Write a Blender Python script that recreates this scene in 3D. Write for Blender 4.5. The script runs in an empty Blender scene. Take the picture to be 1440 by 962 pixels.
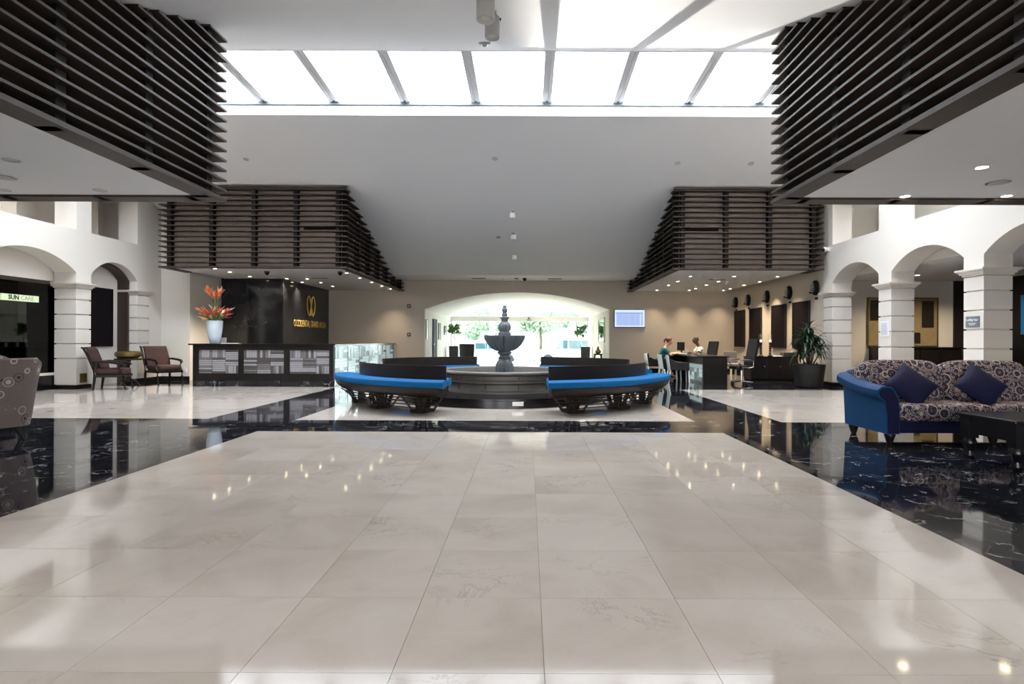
import bpy, bmesh, math, random
from mathutils import Vector, Matrix, Euler
random.seed(7)
R = math.radians
PI = math.pi
scene = bpy.context.scene
COL = scene.collection

# ------------------------------------------------------------------ camera
cam_data = bpy.data.cameras.new('camera')
cam_data.sensor_width = 36.0
cam_data.lens = 20.0                       # 800 px focal length on a 1440 px frame
cam_data.shift_x = -22 / 1440
cam_data.shift_y = -2 / 1440
cam_data.clip_end = 400
cam = bpy.data.objects.new('camera', cam_data)
COL.objects.link(cam)
cam.location = (0, 0, 1.2)
cam.rotation_euler = (R(90), R(-0.22), 0)
scene.camera = cam

# ------------------------------------------------------------------ world, exposure
world = bpy.data.worlds.new('sky')
scene.world = world
world.use_nodes = True
bg = world.node_tree.nodes['Background']
bg.inputs[0].default_value = (0.93, 0.965, 1.0, 1)     # bright overcast sky, even all round
bg.inputs[1].default_value = 2.6
vs = scene.view_settings
vs.view_transform = 'Standard'
vs.look = 'None'
vs.gamma = 1.0
vs.use_curve_mapping = False
vs.exposure = 2.83
K = 2 ** (1.55 - vs.exposure)            # keeps lamps and screens at their own look when the exposure moves
scene.cycles.use_denoising = True
scene.cycles.max_bounces = 10
scene.cycles.diffuse_bounces = 6
scene.cycles.glossy_bounces = 4
scene.cycles.transparent_max_bounces = 16
scene.cycles.caustics_reflective = False
scene.cycles.caustics_refractive = False
scene.cycles.sample_clamp_indirect = 6.0
scene.render.film_transparent = False


sun_data = bpy.data.lights.new('sun', 'SUN')          # low sun ahead, skimming in through the skylight
sun_data.energy = 7.0
sun_data.angle = R(0.6)
sun_data.color = (1.0, 0.93, 0.82)
sun = bpy.data.objects.new('sun', sun_data)
COL.objects.link(sun)
SUN_AZ, SUN_DROP = R(-2), 0.375                       # heading, and fall per metre of depth
sun_dir = Vector((math.tan(SUN_AZ), -1.0, -SUN_DROP)).normalized()
sun.rotation_euler = sun_dir.to_track_quat('-Z', 'Y').to_euler()


def portal(name, loc, rot, sx, sy):
    ld = bpy.data.lights.new(name, 'AREA')
    ld.shape = 'RECTANGLE'
    ld.size, ld.size_y = sx, sy
    ld.cycles.is_portal = True
    o = bpy.data.objects.new(name, ld)
    COL.objects.link(o)
    o.location, o.rotation_euler = loc, rot
    return o


portal('skylight_daylight', (-1.0, 11.76, 6.8), (0, 0, 0), 23.0, 2.3)
portal('entrance_daylight', (-0.42, 30.6, 1.5), (R(-90), 0, 0), 7.4, 3.4)
portal('garden_side_daylight', (-0.7, -6.35, 1.2), (R(90), 0, 0), 10.0, 2.4)


# ------------------------------------------------------------------ node materials
def mat(name, col, rough=0.5, metal=0.0, noise=None, bump=None, spec=0.5, emit=None, coat=0.0, col2=None):
    m = bpy.data.materials.new(name)
    m.use_nodes = True
    nt = m.node_tree
    b = nt.nodes['Principled BSDF']
    b.inputs['Base Color'].default_value = (*col, 1)
    b.inputs['Roughness'].default_value = rough
    b.inputs['Metallic'].default_value = metal
    b.inputs['Specular IOR Level'].default_value = spec
    b.inputs['Coat Weight'].default_value = coat
    if emit:
        b.inputs['Emission Color'].default_value = (*emit[0], 1)
        b.inputs['Emission Strength'].default_value = emit[1]
    geo = None
    if noise or bump:
        geo = nt.nodes.new('ShaderNodeNewGeometry')
    if noise:
        sc, amt = noise
        n = nt.nodes.new('ShaderNodeTexNoise')
        n.inputs['Scale'].default_value = sc
        n.inputs['Detail'].default_value = 4
        nt.links.new(geo.outputs['Position'], n.inputs['Vector'])
        mx = nt.nodes.new('ShaderNodeMix')
        mx.data_type = 'RGBA'
        c2 = col2 or tuple(max(0, c * (1 - amt)) for c in col)
        mx.inputs[6].default_value = (*col, 1)
        mx.inputs[7].default_value = (*c2, 1)
        nt.links.new(n.outputs['Fac'], mx.inputs[0])
        nt.links.new(mx.outputs[2], b.inputs['Base Color'])
    if bump:
        sc, st = bump
        n = nt.nodes.new('ShaderNodeTexNoise')
        n.inputs['Scale'].default_value = sc
        n.inputs['Detail'].default_value = 3
        nt.links.new(geo.outputs['Position'], n.inputs['Vector'])
        bp = nt.nodes.new('ShaderNodeBump')
        bp.inputs['Strength'].default_value = st
        bp.inputs['Distance'].default_value = 0.01
        nt.links.new(n.outputs['Fac'], bp.inputs['Height'])
        nt.links.new(bp.outputs['Normal'], b.inputs['Normal'])
    return m


class NT:
    def __init__(s, name):
        s.m = bpy.data.materials.new(name)
        s.m.use_nodes = True
        s.t = s.m.node_tree
        s.b = s.t.nodes['Principled BSDF']

    def n(s, kind, **kw):
        nd = s.t.nodes.new(kind)
        for k, v in kw.items():
            setattr(nd, k, v)
        return nd

    def l(s, a, b):
        s.t.links.new(a, b)

    def ramp(s, src, stops):
        r = s.n('ShaderNodeValToRGB')
        els = r.color_ramp.elements
        while len(els) < len(stops):
            els.new(0.5)
        for e, (p, c) in zip(els, stops):
            e.position = p
            e.color = (*c, 1) if len(c) == 3 else c
        s.l(src, r.inputs[0])
        return r.outputs[0]

    def mix(s, fac, a, b, blend='MIX'):
        m = s.n('ShaderNodeMix', data_type='RGBA', blend_type=blend)
        for i, v in ((0, fac), (6, a), (7, b)):
            if isinstance(v, (tuple, float, int)):
                m.inputs[i].default_value = (*v, 1) if isinstance(v, tuple) else v
            else:
                s.l(v, m.inputs[i])
        return m.outputs[2]

    def tilepos(s, amt):
        """world position shifted by a random amount for each tile"""
        g = s.n('ShaderNodeNewGeometry')
        oi = s.n('ShaderNodeObjectInfo')
        mu = s.n('ShaderNodeMath', operation='MULTIPLY')
        mu.inputs[1].default_value = amt
        s.l(oi.outputs['Random'], mu.inputs[0])
        cb = s.n('ShaderNodeCombineXYZ')
        s.l(mu.outputs[0], cb.inputs[0])
        s.l(mu.outputs[0], cb.inputs[2])
        ad = s.n('ShaderNodeVectorMath', operation='ADD')
        s.l(g.outputs['Position'], ad.inputs[0])
        s.l(cb.outputs[0], ad.inputs[1])
        return ad.outputs[0], oi.outputs['Random']

    def noise(s, vec, scale, detail=4, rough=0.5, dist=0.0):
        n = s.n('ShaderNodeTexNoise')
        n.inputs['Scale'].default_value = scale
        n.inputs['Detail'].default_value = detail
        n.inputs['Roughness'].default_value = rough
        n.inputs['Distortion'].default_value = dist
        s.l(vec, n.inputs['Vector'])
        return n.outputs['Fac']


def light_marble():
    k = NT('cream_marble')
    v, rnd = k.tilepos(37.0)
    clouds = k.noise(v, 1.6, 6, 0.6, 0.6)
    base = k.ramp(clouds, [(0.25, (0.54, 0.475, 0.41)), (0.5, (0.63, 0.565, 0.50)), (0.8, (0.69, 0.635, 0.57))])
    tint = k.ramp(rnd, [(0.0, (0.93, 0.92, 0.905)), (1.0, (1.0, 1.0, 1.0))])
    base = k.mix(1.0, base, tint, 'MULTIPLY')
    vein = k.noise(v, 1.9, 9, 0.68, 0.9)
    lines = k.ramp(vein, [(0.0, (0, 0, 0)), (0.490, (0, 0, 0)), (0.5, (1, 1, 1)), (0.510, (0, 0, 0)), (1.0, (0, 0, 0))])
    msk = k.ramp(k.noise(v, 1.3, 2), [(0.55, (0, 0, 0)), (0.72, (0.7, 0.7, 0.7))])
    f = k.mix(1.0, lines, msk, 'MULTIPLY')
    col = k.mix(f, base, (0.20, 0.155, 0.11))
    k.l(col, k.b.inputs['Base Color'])
    k.b.inputs['Roughness'].default_value = 0.06
    k.b.inputs['Specular IOR Level'].default_value = 0.75
    return k.m


def dark_marble(name, vein_amt=1.0, rough=0.045, scale=1.0):
    k = NT(name)
    v, rnd = k.tilepos(23.0)
    vn = k.noise(v, 1.9 * scale, 5, 0.55, 1.2)
    lines = k.ramp(vn, [(0.0, (0, 0, 0)), (0.4925, (0, 0, 0)), (0.5, (1, 1, 1)), (0.5075, (0, 0, 0)), (1.0, (0, 0, 0))])
    msk = k.ramp(k.noise(v, 3.1 * scale, 3, 0.6), [(0.44, (0, 0, 0)), (0.60, (1, 1, 1))])
    f = k.mix(1.0, lines, msk, 'MULTIPLY')
    f = k.mix(1.0, f, (vein_amt,) * 3, 'MULTIPLY')
    base = k.ramp(k.noise(v, 4.0, 4), [(0.3, (0.006, 0.007, 0.010)), (0.8, (0.016, 0.017, 0.022))])
    k.l(k.mix(f, base, (0.62, 0.62, 0.64)), k.b.inputs['Base Color'])
    k.b.inputs['Roughness'].default_value = rough
    k.b.inputs['Specular IOR Level'].default_value = 0.62
    return k.m


def floral(name, base, c_ring, c_dot, scale, second=None):
    """printed upholstery: round medallions on a busy ground"""
    k = NT(name)
    tc = k.n('ShaderNodeTexCoord')
    vec = tc.outputs['Object']
    vo = k.n('ShaderNodeTexVoronoi')
    vo.inputs['Scale'].default_value = scale
    vo.inputs['Randomness'].default_value = 0.55
    k.l(vec, vo.inputs['Vector'])
    d = vo.outputs['Distance']
    rings = k.ramp(d, [(0.0, (1, 1, 1)), (0.06, (1, 1, 1)), (0.08, (0, 0, 0)), (0.36, (0, 0, 0)), (0.375, (1, 1, 1)), (0.405, (1, 1, 1)), (0.42, (0, 0, 0))])
    v2 = k.n('ShaderNodeTexVoronoi')
    v2.inputs['Scale'].default_value = scale * 5.5
    k.l(vec, v2.inputs['Vector'])
    petals = k.ramp(v2.outputs['Distance'], [(0.0, (1, 1, 1)), (0.16, (1, 1, 1)), (0.20, (0, 0, 0)), (0.36, (0, 0, 0)), (0.40, (1, 1, 1)), (0.50, (1, 1, 1)), (0.56, (0, 0, 0))])
    wide = k.ramp(d, [(0.10, (0, 0, 0)), (0.14, (1, 1, 1)), (0.22, (1, 1, 1)), (0.25, (0.1, 0.1, 0.1)), (0.34, (0.1, 0.1, 0.1)), (0.36, (1, 1, 1))])
    pm = k.mix(1.0, petals, wide, 'MULTIPLY')
    col = k.mix(pm, base, c_dot)
    col = k.mix(rings, col, c_ring)
    k.l(col, k.b.inputs['Base Color'])
    k.b.inputs['Roughness'].default_value = 0.85
    k.b.inputs['Specular IOR Level'].default_value = 0.2
    return k.m


def tub_fabric():
    k = NT('taupe_floral_fabric')
    tc = k.n('ShaderNodeTexCoord')
    vec = tc.outputs['Object']
    vo = k.n('ShaderNodeTexVoronoi')
    vo.inputs['Scale'].default_value = 7.0
    vo.inputs['Randomness'].default_value = 0.95
    k.l(vec, vo.inputs['Vector'])
    blob = k.ramp(vo.outputs['Distance'], [(0.0, (1, 1, 1)), (0.19, (1, 1, 1)), (0.21, (0, 0, 0)), (0.33, (0, 0, 0)), (0.35, (0.85, 0.85, 0.85)), (0.39, (0.85, 0.85, 0.85)), (0.41, (0, 0, 0))])
    sel = k.ramp(vo.outputs['Color'], [(0.42, (0.045, 0.03, 0.028)), (0.46, (0.36, 0.31, 0.285)), (1.0, (0.46, 0.41, 0.375))])
    cloth = k.ramp(k.noise(vec, 140, 2), [(0.3, (0.125, 0.098, 0.09)), (0.7, (0.17, 0.135, 0.122))])
    k.l(k.mix(blob, cloth, sel), k.b.inputs['Base Color'])
    k.b.inputs['Roughness'].default_value = 0.9
    k.b.inputs['Specular IOR Level'].default_value = 0.15
    return k.m


def thin_glass(name, tint=(1, 1, 1), refl=0.08):
    m = bpy.data.materials.new(name)
    m.use_nodes = True
    nt = m.node_tree
    nt.nodes.clear()
    out = nt.nodes.new('ShaderNodeOutputMaterial')
    tr = nt.nodes.new('ShaderNodeBsdfTransparent')
    tr.inputs[0].default_value = (*tint, 1)
    gl = nt.nodes.new('ShaderNodeBsdfGlossy')
    gl.inputs['Roughness'].default_value = 0.02
    lw = nt.nodes.new('ShaderNodeLayerWeight')       # Schlick-like: same from both faces of the sheet
    lw.inputs[0].default_value = 0.5
    pw = nt.nodes.new('ShaderNodeMath')
    pw.operation = 'POWER'
    pw.inputs[1].default_value = 5.0
    nt.links.new(lw.outputs['Facing'], pw.inputs[0])
    ma = nt.nodes.new('ShaderNodeMath')
    ma.operation = 'MULTIPLY_ADD'
    ma.inputs[1].default_value = 0.85
    ma.inputs[2].default_value = 0.03
    nt.links.new(pw.outputs[0], ma.inputs[0])
    mx = nt.nodes.new('ShaderNodeMixShader')
    nt.links.new(ma.outputs[0], mx.inputs[0])
    nt.links.new(tr.outputs[0], mx.inputs[1])
    nt.links.new(gl.outputs[0], mx.inputs[2])
    nt.links.new(mx.outputs[0], out.inputs[0])
    return m


def wood(name, c1, c2, rough=0.4, axis=(1, 1, 12), scale=3.0, spec=0.3):
    k = NT(name)
    tc = k.n('ShaderNodeTexCoord')
    mp = k.n('ShaderNodeMapping')
    mp.inputs['Scale'].default_value = axis
    k.l(tc.outputs['Object'], mp.inputs['Vector'])
    f = k.noise(mp.outputs[0], scale, 5, 0.6, 0.8)
    k.l(k.ramp(f, [(0.3, c1), (0.7, c2)]), k.b.inputs['Base Color'])
    k.b.inputs['Roughness'].default_value = rough
    k.b.inputs['Specular IOR Level'].default_value = spec
    return k.m


MT = {}
MT['light_tile'] = light_marble()
MT['dark_tile'] = dark_marble('black_veined_marble')
MT['wall_marble'] = dark_marble('black_wall_marble', 0.10, 0.10, 0.9)
MT['grout'] = mat('grout', (0.20, 0.175, 0.15), 0.8)
MT['white'] = mat('white_plaster', (0.71, 0.675, 0.62), 0.8, noise=(0.6, 0.04), bump=(60, 0.04))
MT['ceil'] = mat('ceiling_paint', (0.88, 0.88, 0.885), 0.85, noise=(0.4, 0.03))
MT['beige'] = mat('beige_paint', (0.60, 0.53, 0.44), 0.8, noise=(0.5, 0.05), bump=(60, 0.03))
MT['cap'] = mat('capital_stone', (0.68, 0.64, 0.58), 0.7, noise=(6, 0.08))
MT['louver'] = wood('louver_wood', (0.030, 0.020, 0.015), (0.052, 0.036, 0.028), 0.5, (1, 1, 14), 2.0)
MT['core'] = mat('taupe_backing', (0.52, 0.44, 0.365), 0.85, noise=(1.2, 0.06))
MT['post'] = mat('dark_post', (0.008, 0.006, 0.005), 0.7, spec=0.2)
MT['steel'] = mat('grey_mullion', (0.92, 0.93, 0.95), 0.5)
MT['glass'] = thin_glass('clear_glass')
MT['shopglass'] = thin_glass('smoked_shop_glass', (0.42, 0.42, 0.42))
MT['doorglass'] = thin_glass('tinted_door_glass', (0.70, 0.76, 0.75))
MT['roofglass'] = thin_glass('roof_glass', (0.97, 0.98, 1.0))
MT['darkwood'] = wood('dark_wood', (0.006, 0.0045, 0.004), (0.012, 0.009, 0.008), 0.4, (1, 1, 8), 4)
MT['espresso'] = wood('espresso_bench_wood', (0.014, 0.010, 0.008), (0.026, 0.018, 0.014), 0.36, (2, 2, 10), 2)
MT['bluecush'] = mat('bright_blue_cloth', (0.0005, 0.125, 0.34), 0.75, noise=(120, 0.15), bump=(250, 0.15), spec=0.25)
MT['stone'] = mat('grey_cast_stone', (0.13,0.13,0.125), 0.55, noise=(7, 0.45), bump=(30, 0.25))
MT['basin'] = mat('brown_grey_stone', (0.25, 0.225, 0.20), 0.45, noise=(5, 0.5), bump=(25, 0.2))
MT['ironstone'] = mat('blue_grey_carved_stone', (0.17, 0.195, 0.215), 0.4, noise=(14, 0.5), bump=(60, 0.25))
MT['water'] = mat('pool_water', (0.05, 0.07, 0.09), 0.06, bump=(9, 0.25), spec=0.7)
MT['navy'] = mat('navy_cloth_and_sofa_shade', (0.007, 0.009, 0.042), 0.8, noise=(90, 0.3), spec=0.2)
MT['sofablue'] = mat('royal_blue_velvet', (0.003, 0.05, 0.15), 0.7, noise=(40, 0.25), spec=0.25)
MT['sofapattern'] = floral('medallion_print', (0.030, 0.024, 0.045), (0.40, 0.34, 0.31), (0.36, 0.31, 0.30), 5.6)
MT['tub'] = tub_fabric()
MT['black'] = mat('black_lacquer', (0.005, 0.005, 0.006), 0.22, spec=0.35)
MT['matblack'] = mat('matt_black', (0.007, 0.007, 0.008), 0.7, spec=0.2)
MT['chrome'] = mat('chrome', (0.75, 0.76, 0.78), 0.15, 1.0)
MT['gold'] = mat('gold_leaf', (0.40, 0.31, 0.16), 0.45, 0.25, noise=(9, 0.35))
MT['goldpaint'] = mat('gold_letters', (0.62, 0.45, 0.13), 0.4, 0.25)
MT['brass'] = mat('aged_brass', (0.24, 0.18, 0.06), 0.4, 0.8, noise=(10, 0.4))
MT['brownfab'] = mat('brown_upholstery', (0.070, 0.040, 0.036), 0.8, noise=(60, 0.25), spec=0.2)
MT['vase'] = mat('pale_blue_glaze', (0.60, 0.68, 0.76), 0.35, noise=(9, 0.2))
MT['orange'] = mat('orange_bract', (0.72, 0.17, 0.05), 0.5, noise=(20, 0.4))
MT['redbract'] = mat('red_bract', (0.42, 0.05, 0.035), 0.5, noise=(20, 0.4))
MT['peach'] = mat('peach_bract', (0.85, 0.42, 0.24), 0.5)
MT['stem'] = mat('green_stem', (0.09, 0.12, 0.035), 0.55)
MT['leaf'] = mat('dark_green_leaf', (0.018, 0.055, 0.022), 0.4, noise=(9, 0.5))
MT['leafmid'] = mat('mid_green_leaf', (0.10, 0.26, 0.05), 0.5, noise=(5, 0.5))
MT['leaflime'] = mat('lime_green_leaf', (0.20, 0.30, 0.06), 0.5)
MT['palegreen'] = mat('outdoor_foliage', (0.30, 0.40, 0.27), 0.6, noise=(2.5, 0.3))
MT['trunk'] = mat('bark', (0.12, 0.085, 0.055), 0.8, noise=(15, 0.4))
MT['planter'] = mat('charcoal_planter', (0.014, 0.015, 0.014), 0.5, noise=(4, 0.3))
MT['dark'] = mat('dark_panel', (0.020, 0.014, 0.013), 0.3, noise=(3, 0.3))
MT['picture'] = mat('dark_canvas', (0.006, 0.005, 0.005), 0.6, noise=(2.0, 0.6), col2=(0.010, 0.007, 0.010), spec=0.08)
MT['bronze'] = mat('bronze_trim', (0.045, 0.030, 0.022), 0.4, noise=(5, 0.3))
MT['paper'] = mat('white_paper', (0.85, 0.85, 0.84), 0.7)
MT['grey'] = mat('grey_plaque', (0.16, 0.19, 0.22), 0.5)
MT['metalgrey'] = mat('lamp_grey_metal', (0.50, 0.50, 0.48), 0.45)
MT['ringwhite'] = mat('white_trim', (0.85, 0.85, 0.85), 0.5)
MT['bulb'] = mat('lamp_lens', (1, 0.9, 0.75), 0.4, emit=((1.0, 0.80, 0.52), 9.0 * K))
MT['bulboff'] = mat('lamp_lens_off', (0.60, 0.60, 0.58), 0.3)
MT['candle'] = mat('candle_wax', (0.9, 0.85, 0.75), 0.5, emit=((1.0, 0.75, 0.4), 0.6 * K))
MT['skin'] = mat('light_skin', (0.50, 0.28, 0.20), 0.55)
MT['skindark'] = mat('dark_skin', (0.085, 0.042, 0.028), 0.55)
MT['hairred'] = mat('auburn_hair', (0.075, 0.030, 0.014), 0.6)
MT['hairblack'] = mat('black_hair', (0.008, 0.006, 0.006), 0.6)
MT['teal'] = mat('teal_cloth', (0.006, 0.13, 0.16), 0.8, noise=(40, 0.3))
MT['denim'] = mat('dark_trousers', (0.018, 0.02, 0.03), 0.85)
MT['shirt'] = mat('white_shirt', (0.75, 0.74, 0.72), 0.8)
MT['leather'] = mat('black_leather', (0.007, 0.007, 0.008), 0.45, bump=(80, 0.15), spec=0.3)
MT['whiteleather'] = mat('white_leather', (0.70, 0.74, 0.73), 0.4)
MT['carwhite'] = mat('white_car_paint', (0.80, 0.82, 0.84), 0.2, coat=0.5)
MT['carsilver'] = mat('silver_car_paint', (0.40, 0.44, 0.48), 0.22, coat=0.5)
MT['carglass'] = mat('car_glass', (0.05, 0.10, 0.12), 0.08)
MT['tyre'] = mat('tyre_rubber', (0.03, 0.035, 0.045), 0.8)
MT['asphalt'] = mat('pale_paving', (0.25, 0.25, 0.25), 0.9, noise=(1.5, 0.1))
MT['signgreen'] = mat('lit_sign_face', (0.6, 0.7, 0.45), 0.5, emit=((0.60, 0.72, 0.46), 0.14 * K))
MT['signdark'] = mat('sign_letters_dark', (0.02, 0.04, 0.02), 0.6)
MT['signpale'] = mat('sign_letters_pale', (0.26, 0.34, 0.22), 0.6)
MT['screen'] = mat('screen_blue', (0.02, 0.03, 0.05), 0.3, emit=((0.46, 0.60, 1.0), 0.30 * K))
MT['screenwhite'] = mat('screen_white', (0.02, 0.03, 0.05), 0.3, emit=((0.72, 0.86, 1.0), 0.34 * K))
MT['screenbar'] = mat('screen_bar', (0.02, 0.03, 0.05), 0.3, emit=((0.22, 0.34, 0.85), 0.27 * K))
MT['frost'] = mat('backlit_glass', (0.42, 0.50, 0.49), 0.15, emit=((0.70, 0.95, 0.92), 0.095 * K), noise=(14, 0.3))
MT['frost2'] = mat('backlit_glass_grey', (0.10, 0.12, 0.12), 0.15, emit=((0.72, 0.95, 0.93), 0.02 * K), noise=(14, 0.4))
MT['strip_a'] = mat('pale_stone_strip', (0.36, 0.35, 0.37), 0.3, noise=(12, 0.35))
MT['strip_b'] = mat('grey_stone_strip', (0.20, 0.185, 0.19), 0.3, noise=(12, 0.4))
MT['strip_c'] = mat('dark_stone_strip', (0.10, 0.09, 0.09), 0.3, noise=(12, 0.4))
MT['box'] = mat('brown_box', (0.05, 0.038, 0.03), 0.5)
MT['seatgrey'] = mat('grey_weave', (0.17, 0.16, 0.155), 0.8, noise=(50, 0.3))
MT['camwhite'] = mat('camera_shell', (0.8, 0.8, 0.8), 0.35)
MT['mirror'] = mat('mirror', (0.85, 0.87, 0.87), 0.03, 1.0)


# ------------------------------------------------------------------ mesh helpers
class MB:
    def __init__(s):
        s.v, s.f, s.mi = [], [], []

    def add(s, vs, fs, mi=0):
        o = len(s.v)
        s.v += [tuple(p) for p in vs]
        s.f += [tuple(i + o for i in f) for f in fs]
        s.mi += [mi] * len(fs)
        return s

    def hexa(s, p, mi=0):
        """8 corners: bottom ring then top ring"""
        return s.add(p, [(3, 2, 1, 0), (4, 5, 6, 7), (0, 1, 5, 4), (1, 2, 6, 5), (2, 3, 7, 6), (3, 0, 4, 7)], mi)

    def box(s, x0, x1, y0, y1, z0, z1, mi=0):
        return s.hexa([(x0, y0, z0), (x1, y0, z0), (x1, y1, z0), (x0, y1, z0), (x0, y0, z1), (x1, y0, z1), (x1, y1, z1), (x0, y1, z1)], mi)

    def bar(s, a, b, w, h=None, up=(0, 0, 1), mi=0):
        """square bar from a to b"""
        h = h or w
        a, b = Vector(a), Vector(b)
        t = (b - a).normalized()
        up = Vector(up)
        if abs(t.dot(up)) > 0.98:
            up = Vector((0, 1, 0))
        sx = t.cross(up).normalized() * (w / 2)
        sy = sx.cross(t).normalized() * (h / 2)
        return s.hexa([a - sx - sy, a + sx - sy, a + sx + sy, a - sx + sy, b - sx - sy, b + sx - sy, b + sx + sy, b - sx + sy], mi)

    def prism(s, poly, axis, a, b, mi=0):
        """polygon (u, v) extruded along an axis ('x': u=y v=z, 'y': u=x v=z, 'z': u=x v=y)"""
        def P(u, v, w):
            return {'x': (w, u, v), 'y': (u, w, v), 'z': (u, v, w)}[axis]
        n = len(poly)
        vs = [P(u, v, a) for u, v in poly] + [P(u, v, b) for u, v in poly]
        fs = [tuple(range(n))[::-1], tuple(range(n, 2 * n))]
        fs += [(i, (i + 1) % n, n + (i + 1) % n, n + i) for i in range(n)]
        return s.add(vs, fs, mi)

    def lathe(s, prof, n=24, c=(0, 0, 0), mi=0, rf=None, cap=True):
        """profile of (r, z); rf(angle, r, z) -> r may flute it"""
        vs, fs = [], []
        for r, z in prof:
            for i in range(n):
                a = 2 * PI * i / n
                rr = rf(a, r, z) if rf else r
                vs.append((c[0] + rr * math.cos(a), c[1] + rr * math.sin(a), c[2] + z))
        for j in range(len(prof) - 1):
            for i in range(n):
                k = (i + 1) % n
                fs.append((j * n + i, j * n + k, (j + 1) * n + k, (j + 1) * n + i))
        if cap:
            fs.append(tuple(range(n))[::-1])
            fs.append(tuple(range((len(prof) - 1) * n, len(prof) * n)))
        return s.add(vs, fs, mi)

    def tube(s, pts, rad, n=8, mi=0):
        pts = [Vector(p) for p in pts]
        if not isinstance(rad, (list, tuple)):
            rad = [rad] * len(pts)
        vs, fs = [], []
        ref = Vector((0, 0, 1))
        for i, p in enumerate(pts):
            t = (pts[min(i + 1, len(pts) - 1)] - pts[max(i - 1, 0)]).normalized()
            u = t.cross(ref)
            if u.length < 0.05:
                u = t.cross(Vector((0, 1, 0)))
            u.normalize()
            w = u.cross(t)
            for k in range(n):
                a = 2 * PI * k / n
                vs.append(p + (u * math.cos(a) + w * math.sin(a)) * rad[i])
        m = len(pts)
        for j in range(m - 1):
            for k in range(n):
                q = (k + 1) % n
                fs.append((j * n + k, j * n + q, (j + 1) * n + q, (j + 1) * n + k))
        fs.append(tuple(range(n))[::-1])
        fs.append(tuple(range((m - 1) * n, m * n)))
        return s.add(vs, fs, mi)

    def sq(s, c, size, e1=0.4, e2=0.4, n=20, m=12, rot=None, mi=0):
        """superellipsoid: a soft cushion-like block"""
        def f(w, e):
            return math.copysign(abs(w) ** e, w)
        vs, fs = [], []
        for j in range(m + 1):
            la = -PI / 2 + PI * j / m
            for i in range(n):
                lo = 2 * PI * i / n
                p = Vector((size[0] / 2 * f(math.cos(la), e1) * f(math.cos(lo), e2),
                            size[1] / 2 * f(math.cos(la), e1) * f(math.sin(lo), e2),
                            size[2] / 2 * f(math.sin(la), e1)))
                if rot:
                    p = rot @ p
                vs.append(p + Vector(c))
        for j in range(m):
            for i in range(n):
                k = (i + 1) % n
                fs.append((j * n + i, j * n + k, (j + 1) * n + k, (j + 1) * n + i))
        return s.add(vs, fs, mi)

    def mesh(s, name, mats, smooth=False):
        me = bpy.data.meshes.new(name)
        me.from_pydata(s.v, [], s.f)
        for m in (mats if isinstance(mats, (list, tuple)) else [mats]):
            me.materials.append(MT[m] if isinstance(m, str) else m)
        if any(s.mi):
            me.polygons.foreach_set('material_index', s.mi)
        bm = bmesh.new()
        bm.from_mesh(me)
        bmesh.ops.remove_doubles(bm, verts=bm.verts, dist=1e-5)
        bmesh.ops.recalc_face_normals(bm, faces=bm.faces)
        bm.to_mesh(me)
        bm.free()
        if smooth:
            me.polygons.foreach_set('use_smooth', [True] * len(me.polygons))
        me.update()
        return me

    def build(s, name, mats, parent=None, smooth=False, bevel=0.0, loc=None, rot=None, sub=0, autosmooth=True):
        me = s.mesh(name, mats, smooth)
        o = bpy.data.objects.new(name, me)
        COL.objects.link(o)
        if parent:
            o.parent = parent
        if loc:
            o.location = loc
        if rot:
            o.rotation_euler = rot
        if bevel:
            md = o.modifiers.new('bevel', 'BEVEL')
            md.width = bevel
            md.segments = 2
            md.limit_method = 'ANGLE'
        if sub:
            md = o.modifiers.new('sub', 'SUBSURF')
            md.levels = md.render_levels = sub
        if smooth and autosmooth and not sub:
            try:
                me.set_sharp_from_angle(angle=R(42))
            except Exception:
                pass
        return o


def share(name, me, parent=None, loc=(0, 0, 0), rot=None, scale=None):
    o = bpy.data.objects.new(name, me)
    COL.objects.link(o)
    if parent:
        o.parent = parent
    o.location = loc
    if rot:
        o.rotation_euler = rot
    if scale:
        o.scale = scale
    return o


def tag(o, label=None, cat=None, group=None, kind=None):
    if label:
        o['label'] = label
    if cat:
        o['category'] = cat
    if group:
        o['group'] = group
    if kind:
        o['kind'] = kind
    return o


def thing(name, label, cat, loc=(0, 0, 0), rz=0.0, group=None):
    o = bpy.data.objects.new(name, None)
    o.empty_display_size = 0.1
    COL.objects.link(o)
    o.location = loc
    o.rotation_euler = (0, 0, rz)
    return tag(o, label, cat, group)


def struct(name, label=None):
    o = bpy.data.objects.new(name, None)
    o.empty_display_size = 0.1
    COL.objects.link(o)
    return tag(o, label, None, None, 'structure')


def copy_tree(o, parent=None):
    c = o.copy()
    COL.objects.link(c)
    c.parent = parent
    for ch in list(o.children):
        copy_tree(ch, c)
    return c


def text_mesh(name, body, size, matname, parent, matrix, extrude=0.006, align='CENTER', sx=1.0, bold=0.0):
    cu = bpy.data.curves.new(name, 'FONT')
    cu.body = body
    cu.size = size
    cu.align_x = align
    cu.align_y = 'CENTER'
    cu.extrude = extrude
    cu.offset = bold
    cu.resolution_u = 2
    tmp = bpy.data.objects.new(name + '_curve', cu)
    COL.objects.link(tmp)
    dg = bpy.context.evaluated_depsgraph_get()
    me = bpy.data.meshes.new_from_object(tmp.evaluated_get(dg))
    bpy.data.objects.remove(tmp)
    me.transform(Matrix.Diagonal((sx, 1, 1, 1)))
    me.materials.clear()
    me.materials.append(MT[matname])
    o = bpy.data.objects.new(name, me)
    COL.objects.link(o)
    o.parent = parent
    o.matrix_local = matrix
    return o


def XP(px, d):
    """metres across for a column of the photograph at depth d"""
    return (px - 742) * d / 800


def ZP(py, d):
    return 1.2 + (479 - py) * d / 800


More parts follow.
